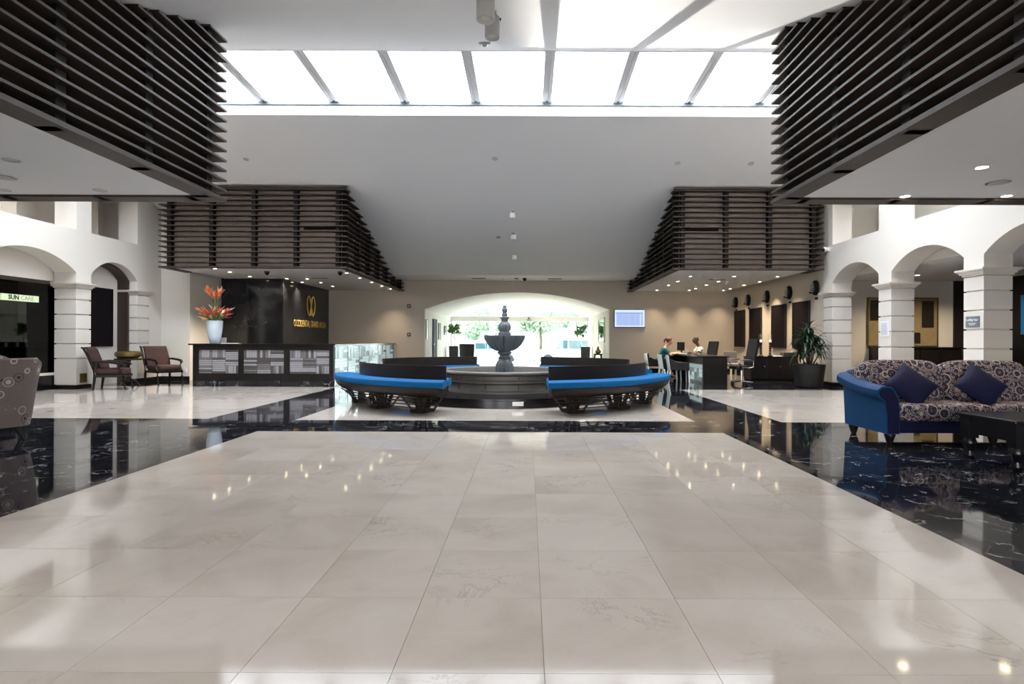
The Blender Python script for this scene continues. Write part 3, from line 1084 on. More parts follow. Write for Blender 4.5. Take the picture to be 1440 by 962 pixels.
def mosaic(parent, o, u, v, w, h, nrm, mats, rnd):
    """square of mosaic: 3 x 3 tiles of parallel strips; o corner, u/v unit axes, each tile one sub-part"""
    o, u, v, nrm = Vector(o), Vector(u), Vector(v), Vector(nrm)
    for r in range(3):
        for c in range(3):
            m = MB()
            kind = LAY[r][c]
            n = 4 if kind == 'H' else 5
            x0, y0 = c * w / 3, h - (r + 1) * h / 3
            for i in range(n):
                g = .004
                if kind == 'H':
                    a0, a1, b0, b1 = x0 + g, x0 + w / 3 - g, y0 + i * h / 3 / n + g, y0 + (i + 1) * h / 3 / n - g
                else:
                    a0, a1, b0, b1 = x0 + i * w / 3 / n + g, x0 + (i + 1) * w / 3 / n - g, y0 + g, y0 + h / 3 - g
                dpt = rnd.uniform(.006, .016)
                p = [o + u * a0 + v * b0, o + u * a1 + v * b0, o + u * a1 + v * b1, o + u * a0 + v * b1]
                m.hexa(p + [q + nrm * dpt for q in p], rnd.choice(range(len(mats))))
            m.build('mosaic_tile', mats, parent)


rnd = random.Random(3)
for a, b in zip(stiles[1:-1:2], stiles[2:-1:2]):
    pn = MB().box(a, b, CY0 + .035, CY0 + .06, .32, .93).build('mosaic_panel', 'matblack', desk)
    mosaic(pn, (a, CY0 + .035, .32), (1, 0, 0), (0, 0, 1), b - a, .61, (0, -1, 0), ['strip_a', 'strip_b', 'strip_c', 'strip_a'], rnd)
ny = 6
ys = steps(CY0 + .05, CYE - .35, ny)
MB().box(CX1 - .05, CX1 - .03, CY0 + .03, CYE, 0.03, 1.05).build('light_box', 'frost2', desk)
for i in range(ny):
    a, b = ys[i] + .02, ys[i + 1] - .02
    pn = MB().box(CX1 - .03, CX1 - .02, a, b, .05, 1.03).build('glass_panel', 'frost2', desk)
    mosaic(pn, (CX1 - .02, a, .06), (0, 1, 0), (0, 0, 1), b - a, .96, (1, 0, 0), ['frost', 'frost2', 'frost'], rnd)
    MB().box(CX1 - .03, CX1 - .004, b, b + .035, .05, 1.03).build('mullion', 'black', desk)
MB().box(CX1 - .70, CX1 - .02, CYE, CYE + .3, 0, 1.05).build('end_panel', 'white', desk)

# vase with tropical flowers
VX, VY = XP(302, 14.95), 14.95
vs_ = thing('tall_vase', 'tall pale blue tapered vase standing on the reception desk', 'vase', (VX, VY, 1.09))
MB().lathe([(.10, 0), (.115, .02), (.15, .15), (.178, .32), (.188, .45), (.192, .58), (.192, .60), (.178, .60), (.17, .45), (.12, .1)], 40, cap=True).build('body', 'vase', vs_, True)
fl = thing('flower_arrangement', 'orange and red heliconia flowers rising from the pale blue vase', 'flowers', (VX, VY, 1.09 + .60))
rf_ = random.Random(11)


def bract(m, base, dirv, ln, w, mi):
    """pointed boat-shaped bract"""
    d = Vector(dirv).normalized()
    base = Vector(base)
    m.tube([base, base + d * ln * .3, base + d * ln * .65 + Vector((0, 0, ln * .05)), base + d * ln + Vector((0, 0, ln * .14))], [w * .5, w, w * .6, .002], 6, mi)


def flower(pos, ang, spread, n, ln, tall, mats):
    f = MB()
    pos = Vector(pos)
    f.tube([Vector((pos.x * .15, pos.y * .15, -.30)), Vector((pos.x * .6, pos.y * .6, pos.z * .5 - .05)), pos], [.012, .011, .009], 6, 0)
    for i in range(n):
        a = ang + (i - (n - 1) / 2) * .45 + rf_.uniform(-.25, .25)
        el = tall + rf_.uniform(-.25, .35)
        d = (math.cos(a) * math.cos(el), math.sin(a) * math.cos(el), math.sin(el))
        bract(f, pos + Vector((0, 0, -.03 + .02 * i)), d, ln * rf_.uniform(.7, 1.15), .022, rf_.choice((1, 1, 2, 3)))
    f.build('flower', ['stem', *mats], fl, True)


for k in range(11):
    a = 2 * PI * k / 11 + .2
    rr = rf_.uniform(.15, .30)
    flower((math.cos(a) * rr, math.sin(a) * rr * .8, rf_.uniform(.06, .20)), a, 1, 6, .26, rf_.uniform(.05, .75), ['redbract', 'orange', 'peach'])
for k in range(6):
    a = 2 * PI * k / 6
    flower((math.cos(a) * .10, math.sin(a) * .10, rf_.uniform(.56, .74)), a, 1, 6, .21, .75, ['orange', 'peach', 'redbract'])
for k in range(5):
    a = 2 * PI * k / 5 + .5
    f = MB()
    f.tube([(0.03 * math.cos(a), .03 * math.sin(a), -.25), (.05 * math.cos(a), .05 * math.sin(a), .4), (.09 * math.cos(a), .09 * math.sin(a), .82)], [.014, .013, .006], 6)
    f.build('stem', 'stem', fl, True)
for k in range(9):
    a = 2 * PI * k / 9 + .1
    f = MB()
    bract(f, (.08 * math.cos(a), .08 * math.sin(a), .03), (math.cos(a), math.sin(a), rf_.uniform(.25, 1.2)), rf_.uniform(.22, .36), .024, 0)
    f.build('leaf', 'leafmid', fl, True)
bx_ = thing('card_holder', 'small clear acrylic card holder behind the pale blue vase', 'card holder', (XP(313, 15.1), 15.12, 1.09))
MB().hexa([(-.07, -.04, 0), (.07, -.04, 0), (.07, .05, 0), (-.07, .05, 0), (-.07, .02, .16), (.07, .02, .16), (.07, .05, .16), (-.07, .05, .16)]).build('stand', 'strip_a', bx_)
MB().box(-.08, .08, -.045, .055, 0, .012).build('foot', 'strip_a', bx_)
pp = MB()
for i in range(3):
    pp.box(-.20 + .02 * i, .20 - .03 * i, -.14, .14 - .02 * i, .006 * i, .006 * i + .005)
tag(pp.build('paper_stack', 'paper', loc=(XP(325, 14.9), 14.9, 1.09)), 'white papers lying on the reception desk beside the vase', 'papers')

# golden emblem and name on the marble side wall (it faces the hall)
sg = thing('wall_sign', 'gold emblem of two interlaced loops over gold capital letters on black marble', 'sign', (-7.866, 20.6, 0))
MS = Matrix.Translation((0.004, 0.05, 1.70)) @ Euler((R(90), 0, R(90))).to_matrix().to_4x4()
text_mesh('lettering', 'OCCIDENTAL GRAND ARUBA', .34, 'goldpaint', sg, Matrix.Translation((0.004, 0.05, ZP(457.5, 20.6))) @ Euler((R(90), 0, R(90))).to_matrix().to_4x4(), .003, sx=.66, bold=.0)
zc = ZP(432, 20.6)
for dy, tilt in ((-.17, 1), (.17, -1)):
    for off in (0, ):
        m = MB()
        pts = []
        for i in range(37):
            a = 2 * PI * i / 36
            u, w = .19 * math.cos(a), .36 * math.sin(a)
            ct, st = math.cos(R(14) * tilt), math.sin(R(14) * tilt)
            pts.append((0.02, dy + u * ct - w * st * .6, zc + u * st + w * ct))
        m.tube(pts, .024, 6)
        m.build('loop', 'goldpaint', sg, True)
for tilt in (1, -1):
    m = MB()
    pts = []
    for i in range(15):
        w = -.36 + .72 * i / 14
        pts.append((0.02, tilt * (.30 * math.sin(w * 3.4)) * .5, zc + w))
    m.tube(pts, .022, 6)
    m.build('loop', 'goldpaint', sg, True)

# ------------------------------------------------------------------ shop front in the left arch
shop = thing('shop_front', 'dark glazed shop front with a pale green lit sign inside the left arch', 'shop front', (-11.27, 0, 0))
MB().box(-.05, .03, 8.0, 13.96, 2.56, 3.62).build('upper_panel', 'white', shop)
MB().box(-.05, .03, 10.4, 13.96, 0, .34).build('plinth', 'black', shop)
MB().box(-.05, .03, 13.72, 13.96, .34, 2.56).build('post', 'beige', shop)
MB().box(-.05, .04, 10.4, 13.72, .34, .40).build('sill', 'beige', shop)
MB().box(-.05, .03, 10.4, 13.72, 2.48, 2.56).build('head', 'bronze', shop)
MB().box(-.03, -.02, 10.4, 13.72, .40, 2.48).build('pane', 'shopglass', shop)
MB().box(-1.15, -1.10, 10.3, 13.96, 0, 2.6).box(-1.15, -.05, 13.80, 13.96, 0, 2.6).box(-1.15, -.05, 10.2, 10.4, 0, 2.6).box(-1.15, -.05, 10.3, 13.96, 2.58, 2.62).box(-1.15, -.05, 10.4, 13.8, .30, .34).build('display_niche', 'matblack', shop)
MB().box(-.9, -.35, 10.5, 13.7, .98, 1.01).build('shelf', 'dark', shop)
sgn_ = MB().box(.0, .045, 12.12, 13.06, 2.03, 2.17).build('sign_box', 'signgreen', shop)
Mt = Euler((R(90), 0, R(90))).to_matrix().to_4x4()
text_mesh('lettering', 'SUN', .135, 'signdark', sgn_, Matrix.Translation((.048, 12.42, 2.10)) @ Mt, .003, bold=.004)
text_mesh('lettering', 'CARE', .135, 'signpale', sgn_, Matrix.Translation((.048, 12.76, 2.10)) @ Mt, .002)
rb = random.Random(5)
for i in range(9):
    y = 10.9 + .31 * i + rb.uniform(-.06, .06)
    hh = rb.uniform(.10, .22)
    bt = thing('bottle', 'small pale lotion bottle on the dark shelf behind the shop glass', 'bottle', (-11.27 - .5 + rb.uniform(-.08, .08), y, 1.01), group='bottles in the shop window')
    MB().lathe([(.028, 0), (.032, .01), (.032, hh * .7), (.014, hh * .8), (.014, hh * .85)], 12).build('body', rb.choice(('paper', 'strip_a', 'vase')), bt, True)
    MB().lathe([(.016, hh * .85), (.016, hh)], 10).build('cap', 'chrome', bt, True)

# alcove in the second left arch: bronze lining, white panel, dark painting
tr = struct('trim_1')
m = MB()
n = 20
y0, y1 = 13.94, 15.59
hh = (y1 - y0) / 2
rad = (hh * hh + .16) / .8
for a, b in zip(steps(y0, y1, n)[:-1], steps(y0, y1, n)[1:]):
    za = 3.18 - rad + math.sqrt(rad * rad - (a - (y0 + y1) / 2) ** 2)
    zb_ = 3.18 - rad + math.sqrt(rad * rad - (b - (y0 + y1) / 2) ** 2)
    m.hexa([(-11.21, a, za - .07), (-10.92, a, za - .07), (-10.92, b, zb_ - .07), (-11.21, b, zb_ - .07), (-11.21, a, za), (-10.92, a, za), (-10.92, b, zb_), (-11.21, b, zb_)])
m.box(-11.21, -10.92, y1 - .07, y1 - .001, 0, 2.79).box(-11.21, -10.92, y0 + .001, y0 + .07, 0, 2.79)
m.build('arch_lining', 'bronze', tr)
MB().box(-11.26, -11.20, 13.9, 15.65, 0, 3.3).build('alcove_panel', 'white', tr)
pt = thing('dark_painting', 'tall dark painting in the alcove behind the brown armchairs', 'painting', (-11.2, 14.68, 1.77))
MB().box(.0, .03, -.62, .62, -.75, .75).build('canvas', 'picture', pt)
MB().box(.0, .04, -.64, -.62, -.77, .77).box(.0, .04, .62, .64, -.77, .77).box(.0, .04, -.64, .64, .75, .77).box(.0, .04, -.64, .64, -.77, -.75).build('frame', 'matblack', pt)


# ------------------------------------------------------------------ brown armchairs and side table
def scroll_armchair(label, loc, rz):
    """open-arm chair, faces local -y"""
    c = thing('wooden_armchair', label, 'armchair', loc, rz, 'brown armchairs by the left wall')
    MB().sq((0, -.02, .425), (.60, .62, .17), .35, .3).build('seat_cushion', 'brownfab', c, True)
    MB().box(-.33, .33, -.33, .30, .30, .36).build('seat_frame', 'darkwood', c, bevel=.01)
    bk = MB()
    prof = [(.24, .40), (.30, .40), (.36, .75), (.44, .98), (.52, 1.00), (.53, .96), (.47, .94), (.40, .90), (.31, .62)]
    bk.prism([(a - .0, b) for a, b in [(.22, .42), (.30, .40), (.37, .74), (.45, .96), (.50, .985), (.50, 1.01), (.43, 1.01), (.37, .95), (.29, .72)]], 'x', -.29, .29)
    bk.build('backrest', 'brownfab', c, False, bevel=.02)
    for s in (-1, 1):
        x = s * .32
        st = MB()
        st.tube([(x, .30, .0), (x, .27, .30), (x, .31, .55), (x, .40, .80), (x, .49, .985), (x, .53, 1.0)], [.024, .032, .03, .028, .026, .02], 8)
        st.build('back_post', 'darkwood', c, True)
        ar = MB()
        ar.tube([(x, .33, .66), (x, .15, .665), (x, -.08, .645), (x, -.24, .62), (x, -.29, .58), (x, -.26, .545)], [.022, .03, .03, .034, .034, .022], 8)
        ar.tube([(x, -.24, .60), (x, -.20, .50), (x, -.27, .36)], [.024, .02, .026], 8)
        ar.build('arm', 'darkwood', c, True)
        lg = MB()
        lg.tube([(x, -.29, .34), (x, -.29, .20), (x, -.31, .08), (x, -.34, .0)], [.036, .026, .02, .026], 8)
        lg.build('leg', 'darkwood', c, True)
    return c


ch1 = scroll_armchair('brown armchair in profile in front of the alcove painting, beside the rusticated pillar', (-9.93, 13.62, 0), R(112))
MB().sq((0.0, .18, .58), (.40, .14, .22), .5, .5, rot=Euler((R(-20), 0, 0)).to_matrix()).build('lumbar_pillow', 'brownfab', ch1, True)
ch2 = scroll_armchair('brown armchair turned towards the hall between the side table and reception desk', (-9.85, 15.4, 0), R(62))
tb = thing('side_table', 'dark pedestal side table between the two brown armchairs', 'table', (-10.28, 14.65, 0))
MB().lathe([(.30, .66), (.31, .67), (.31, .69), (.30, .70)], 36).build('table_top', 'darkwood', tb, True)
MB().lathe([(.05, .10), (.035, .25), (.05, .40), (.03, .5), (.06, .66)], 16).build('pedestal', 'darkwood', tb, True)
for k in range(3):
    a = 2 * PI * k / 3 + .3
    MB().tube([(0, 0, .16), (.15 * math.cos(a), .15 * math.sin(a), .13), (.26 * math.cos(a), .26 * math.sin(a), .015)], [.03, .025, .015], 8).build('leg', 'darkwood', tb, True)
bw = thing('brass_bowl', 'wide olive brass bowl on the side table between the brown armchairs', 'bowl', (-10.28, 14.65, .70))
MB().lathe([(.12, 0), (.20, .01), (.285, .06), (.30, .11), (.285, .16), (.24, .185), (.22, .18), (.24, .15), (.10, .05)], 36).build('body', 'brass', bw, True)
MB().tube([(0.02, 0, .06), (.01, 0, .20), (-.03, .01, .26)], [.02, .014, .01], 6).build('stopper', 'brass', bw, True)

# tub chairs at the left edge
def tub_chair(label, loc, rz):
    """high-backed tub chair, opening towards local -y"""
    c = thing('tub_chair', label, 'armchair', loc, rz, 'patterned tub chairs')
    m = MB()
    n, vs, fs = 28, [], []
    rings = []
    H_ = [(.17, .31), (.35, .335), (.60, .365), (.85, .395), (.955, .41), (.975, .395), (.955, .37), (.85, .345), (.60, .30), (.46, .28)]
    for z, r in H_:
        ring = []
        for i in range(n + 1):
            a = R(-28) + R(236) * i / n
            k = math.sin(max(0, min(PI, (a + R(28)) / R(236) * PI)))
            zz = z if z < .5 else .5 + (z - .5) * (.62 + .38 * min(1, k * 1.6))
            ring.append(len(vs))
            vs.append((r * math.cos(a) * 1.02, r * math.sin(a), zz))
        rings.append(ring)
    for j in range(len(rings) - 1):
        for i in range(n):
            fs.append((rings[j][i], rings[j][i + 1], rings[j + 1][i + 1], rings[j + 1][i]))
    fs.append(tuple(r[0] for r in rings))
    fs.append(tuple(r[-1] for r in rings)[::-1])
    m.add(vs, fs)
    m.build('back_shell', 'tub', c, True)
    MB().sq((0, -.04, .40), (.58, .60, .17), .35, .4).build('seat_cushion', 'tub', c, True)
    MB().lathe([(.29, .17), (.30, .18), (.30, .34)], 28).build('seat_base', 'tub', c, True)
    for a in (40, 140, 220, 320):
        x, y = .24 * math.cos(R(a)), .24 * math.sin(R(a))
        MB().tube([(x, y, .19), (x * 1.15, y * 1.15, .10), (x * 1.42, y * 1.42, 0)], [.032, .024, .014], 8).build('leg', 'matblack', c, True)
    return c


tub_chair('taupe tub chair with large floral print, cut by the left edge', (-6.27, 6.70, 0), R(222))
tub_chair('patterned tub chair mostly hidden behind the nearer floral chair at far left', (-7.35, 7.75, 0), R(95))

# ------------------------------------------------------------------ blue sofa group
SX0, SX1, SY0, SY1 = 4.15, 6.85, 6.66, 7.56
sofa = thing('sofa', 'blue sofa with scrolled arms and medallion print cushions', 'sofa', (SX0, SY0, 0))
W = SX1 - SX0
MB().box(.10, W - .10, .06, .85, .12, .30).build('base', 'navy', sofa, bevel=.03)  # darker cloth colour stands in for shade low on the sofa front
MB().prism([(.62, .12), (.88, .12), (.93, .55), (.96, .80), (.88, .84), (.74, .78), (.66, .45)], 'x', .08, W - .08).build('back_frame', 'sofablue', sofa, bevel=.04)
for side in (0, 1):
    m = MB()
    n = 12
    vs, fs = [], []
    prof0 = [(.06, .12), (.05, .35), (.035, .50), (-.02, .53), (-.055, .58), (-.05, .635), (-.01, .67), (.05, .685), (.12, .67), (.165, .62), (.20, .52), (.21, .40), (.21, .12)]
    for j in range(n + 1):
        t_ = j / n
        y = .0 + .88 * t_
        up = .12 * (t_ ** 2.0)
        rnd_in = .02 * (1 - min(1, 6 * t_ * (1 - t_) + .2))
        for (u, z) in prof0:
            zz = z + (up if z > .45 else 0)
            x = u if side == 0 else W - u
            vs.append((x, y, zz))
    k = len(prof0)
    for j in range(n):
        for i in range(k):
            q = (i + 1) % k
            fs.append((j * k + i, j * k + q, (j + 1) * k + q, (j + 1) * k + i))
    fs.append(tuple(range(k)))
    fs.append(tuple(range(n * k, (n + 1) * k))[::-1])
    m.add(vs, fs)
    m.build('arm', 'sofablue', sofa, True, bevel=.0)
    fp = MB().prism([(u if side == 0 else W - u, z) for u, z in [(.075, .13), (.06, .35), (.05, .50), (.0, .54), (-.03, .585), (-.02, .63), (.02, .655), (.06, .66), (.11, .65), (.145, .61), (.18, .52), (.195, .40), (.195, .13)]], 'y', -.012, .004)
    fp.build('arm_facing', 'navy', sofa)  # shade on the arm front put into its darker cloth colour
nseat = (W - .42) / 2
for i in range(2):
    x = .21 + nseat * (i + .5)
    MB().sq((x, .36, .365), (nseat - .01, .76, .21), .28, .22, 32, 14).build('seat_cushion', 'sofapattern', sofa, True)
for i, (xa, xb) in enumerate(((.07, 1.13), (1.135, 2.20))):
    rot = Euler((R(-16), 0, R(2 - 4 * i))).to_matrix()
    MB().sq(((xa + xb) / 2, .66, .68), (xb - xa, .34, .56), .42, .38, 36, 18, rot).build('back_cushion', 'sofapattern', sofa, True)
MB().sq((2.35, .66, .62), (.36, .30, .42), .45, .4, rot=Euler((R(-16), 0, 0)).to_matrix()).build('back_cushion', 'navy', sofa, True)
for x, y in ((.13, .06), (W - .13, .06), (.13, .80), (W - .13, .80), (W / 2, .06)):
    MB().lathe([(.028, 0), (.04, .03), (.05, .07), (.062, .10), (.055, .125)], 14, (x, y, 0)).build('leg', 'darkwood', sofa, True)


def throw_pillow(label, loc, rot):
    m = MB()
    n = 14
    vs, fs = [], []
    for sd in (1, -1):
        for j in range(n + 1):
            for i in range(n + 1):
                u, v = 2 * i / n - 1, 2 * j / n - 1
                pinch = 1 - .10 * (1 - abs(u)) * abs(v) ** 3 - .0
                px_, pz_ = u * (1 - .09 * (1 - v * v)) * .235, v * (1 - .09 * (1 - u * u)) * .235
                thk = .085 * (max(0, (1 - u * u) * (1 - v * v)) ** .42)
                vs.append((px_, sd * thk, pz_))
    st = (n + 1) ** 2
    for sd in range(2):
        for j in range(n):
            for i in range(n):
                a = sd * st + j * (n + 1) + i
                q = (a, a + 1, a + n + 2, a + n + 1)
                fs.append(q if sd else q[::-1])
    m.add(vs, fs)
    o = m.build('throw_pillow', 'navy', None, True)
    o.location = loc
    o.rotation_mode = 'YXZ'               # turned on its corner first, then leant back
    o.rotation_euler = rot
    return tag(o, label, 'pillow', 'navy throw pillows on the sofa')


throw_pillow('navy pillow set cornerwise on the sofa beside its near scrolled arm', (SX0 + .54, SY0 + .30, .665), (R(-32), R(45), R(-8)))
throw_pillow('navy pillow set cornerwise on the sofa behind the coffee table', (SX0 + 1.40, SY0 + .30, .665), (R(-32), R(45), R(-2)))

ct = thing('coffee_table', 'black square coffee table with thick turned legs before the sofa', 'coffee table', (4.48, 5.22, 0))
MB().box(0, 1.1, 0, .74, .445, .475).build('table_top', 'black', ct, bevel=.006)
MB().box(.05, 1.05, .05, .69, .27, .445).build('apron', 'black', ct)
for x in (.085, 1.015):
    for y in (.085, .655):
        MB().box(x - .055, x + .055, y - .055, y + .055, .22, .445).lathe([(.03, 0), (.048, .02), (.05, .05), (.035, .08), (.04, .10), (.062, .14), (.066, .18), (.05, .22)], 16, (x, y, 0)).build('leg', 'black', ct, True)

# ------------------------------------------------------------------ concierge area
GX0, GX1, GY0, GY1 = 4.90, 5.62, 16.0, 20.6
cd = thing('concierge_desk', 'long black concierge desk with backlit glass block side', 'desk', (0, 0, 0))
MB().box(GX0 + .03, GX1, GY0, GY0 + .05, 0, .75).build('end_panel', 'darkwood', cd)
MB().box(GX0 - .12, GX1 + .05, GY0 - .03, GY1, .75, .785).build('table_top', 'black', cd, bevel=.006)
MB().box(GX1 - .05, GX1, GY0 + .05, GY1 - .02, .0, .75).build('modesty_panel', 'darkwood', cd)
MB().box(GX0 + .25, GX1 - .05, GY1 - .07, GY1 - .02, 0, .75).build('end_panel', 'darkwood', cd)
lb = MB().box(GX0 + .03, GX0 + .09, GY0 + .05, GY0 + 1.3, .06, .55).build('glass_box', 'frost2', cd)
rnd = random.Random(9)
for r in range(4):
    for c in range(5):
        MB().box(GX0 + .015, GX0 + .03, GY0 + .06 + c * .245, GY0 + .06 + (c + 1) * .245 - .01, .065 + r * .12, .065 + (r + 1) * .12 - .01).build('glass_block', rnd.choice(('frost', 'frost2')), lb)
MB().box(GX0 + .03, GX0 + .09, GY0 + .05, GY0 + 1.3, 0, .06).build('plinth', 'black', cd)


def visitor_chair(label, loc, rz, back='whiteleather'):
    """low armchair with pale back shell, faces local -y"""
    c = thing('visitor_chair', label, 'chair', loc, rz, 'visitor chairs at the concierge desk')
    MB().sq((0, -.03, .44), (.50, .50, .10), .3, .25).build('seat', 'leather', c, True)
    MB().prism([(.22, .40), (.27, .40), (.33, .78), (.29, .80)], 'x', -.26, .26).build('backrest', 'leather', c, bevel=.012)
    MB().prism([(.272, .36), (.292, .36), (.352, .79), (.333, .79)], 'x', -.265, .265).build('back_shell', back, c, bevel=.006)
    for s in (-1, 1):
        MB().prism([(-.26, .36), (.27, .36), (.30, .66), (.22, .66), (.10, .60), (-.24, .58)], 'x', s * .275 - .03, s * .275 + .03).build('arm', 'leather', c, bevel=.015)
        MB().bar((s * .24, -.24, .37), (s * .24, -.26, 0), .035).build('leg', back, c)
        MB().bar((s * .24, .27, .37), (s * .24, .33, 0), .04).build('leg', back, c)
    return c


vcA = visitor_chair('visitor chair under the person in teal, by the back wall', (4.30, 19.1, 0), R(90), 'chrome')
vcB = visitor_chair('empty white backed visitor chair, farther of the pair before the desk', (4.36, 17.35, 0), R(90))
vcC = visitor_chair('empty white backed visitor chair, nearest the fountain benches', (4.42, 16.62, 0), R(84))


def office_chair(label, loc, rz, high):
    """swivel chair on a chrome star base, faces local -y"""
    c = thing('office_chair', label, 'chair', loc, rz, 'black swivel chairs')
    MB().sq((0, -.02, .48), (.50, .50, .11), .35, .3).build('seat', 'leather', c, True)
    zt = high
    MB().prism([(.20, .50), (.27, .48), (.33, .80), (.40, zt - .02), (.37, zt), (.33, zt), (.25, .82)], 'x', -.25, .25).build('backrest', 'leather', c, bevel=.03)
    for s in (-1, 1):
        MB().tube([(s * .27, .20, .50), (s * .28, .22, .66), (s * .28, .10, .70), (s * .28, -.18, .70), (s * .28, -.22, .62), (s * .27, -.12, .49), (s * .27, .08, .47), (s * .27, .20, .50)], .016, 8).build('arm', 'chrome', c, True)
    MB().lathe([(.03, .10), (.03, .40), (.06, .43)], 12).build('gas_lift', 'chrome', c, True)
    for k in range(5):
        a = 2 * PI * k / 5
        l = MB().bar((0, 0, .11), (.30 * math.cos(a), .30 * math.sin(a), .075), .045, .03).build('leg', 'chrome', c)
        MB().lathe([(.012, -.02), (.028, -.02), (.028, .02), (.012, .02)], 12).build('castor', 'matblack', l, True, loc=(.29 * math.cos(a), .29 * math.sin(a), .03), rot=(R(90), 0, a))
    return c


office_chair('tall black swivel chair with chrome arms at the near end of the concierge desk', (5.92, 15.75, 0), R(-84), 1.27)
office_chair('black swivel chair the concierge in the white shirt sits on', (6.25, 20.0, 0), R(-70), 1.20)

gc = thing('side_chair', 'grey upholstered side chair between swivel chair and dark sideboard', 'chair', (6.55, 18.1, 0), R(10))
MB().box(-.22, .22, .16, .22, .50, .87).build('backrest', 'seatgrey', gc, bevel=.015)
MB().sq((0, 0, .46), (.46, .46, .09), .3, .25).build('seat', 'seatgrey', gc, True)
for x in (-.19, .19):
    for y in (-.19, .19):
        MB().bar((x, y, 0), (x, y, .44), .04).build('leg', 'beige', gc)

mo = thing('monitor', 'black computer monitor standing on the concierge desk', 'monitor', (5.36, 19.9, .785), R(-70))
MB().box(-.20, .20, -.02, .02, .09, .38).build('screen', 'matblack', mo, bevel=.006)
MB().box(-.02, .02, .015, .045, .01, .22).build('neck', 'matblack', mo)
MB().box(-.11, .11, -.05, .09, 0, .012).build('foot', 'matblack', mo)
tag(MB().lathe([(.035, 0), (.04, .01), (.04, .10), (.018, .14), (.018, .19), (.02, .19), (.02, .21)], 14).build('water_bottle', 'strip_a', None, True, loc=(5.42, 19.3, .785)), 'clear bottle standing on the concierge desk beside the monitor', 'bottle')
ph = thing('desk_phone', 'small dark desk telephone on the near half of the concierge desk', 'telephone', (5.40, 17.6, .785), R(20))
MB().hexa([(-.10, -.09, 0), (.10, -.09, 0), (.10, .09, 0), (-.10, .09, 0), (-.10, -.09, .025), (.10, -.09, .025), (.10, .09, .07), (-.10, .09, .07)]).build('base', 'chrome', ph)
MB().tube([(-.10, .06, .10), (-.10, 0, .085), (-.10, -.08, .055)], [.024, .016, .024], 8).build('handset', 'matblack', ph, True)
tag(MB().box(-.13, .13, -.18, .18, 0, .012).box(-.11, .12, -.16, .15, .012, .018).build('open_folder', 'paper', None, loc=(5.12, 19.0, .785), rot=(0, 0, R(12))), 'white papers on the concierge desk before the person in teal', 'papers')


# people ------------------------------------------------------------------
def skin_body(name, joints, edges, matname, parent, root=0, sub=2):
    me = bpy.data.meshes.new(name)
    me.from_pydata([j[0] for j in joints], edges, [])
    me.materials.append(MT[matname])
    o = bpy.data.objects.new(name, me)
    COL.objects.link(o)
    o.parent = parent
    md = o.modifiers.new('skin', 'SKIN')
    md.use_smooth_shade = True
    for i, j in enumerate(joints):
        r = j[1]
        me.skin_vertices[0].data[i].radius = r if isinstance(r, tuple) else (r, r)
    me.skin_vertices[0].data[root].use_root = True
    sb = o.modifiers.new('sub', 'SUBSURF')
    sb.levels = sb.render_levels = sub
    return o


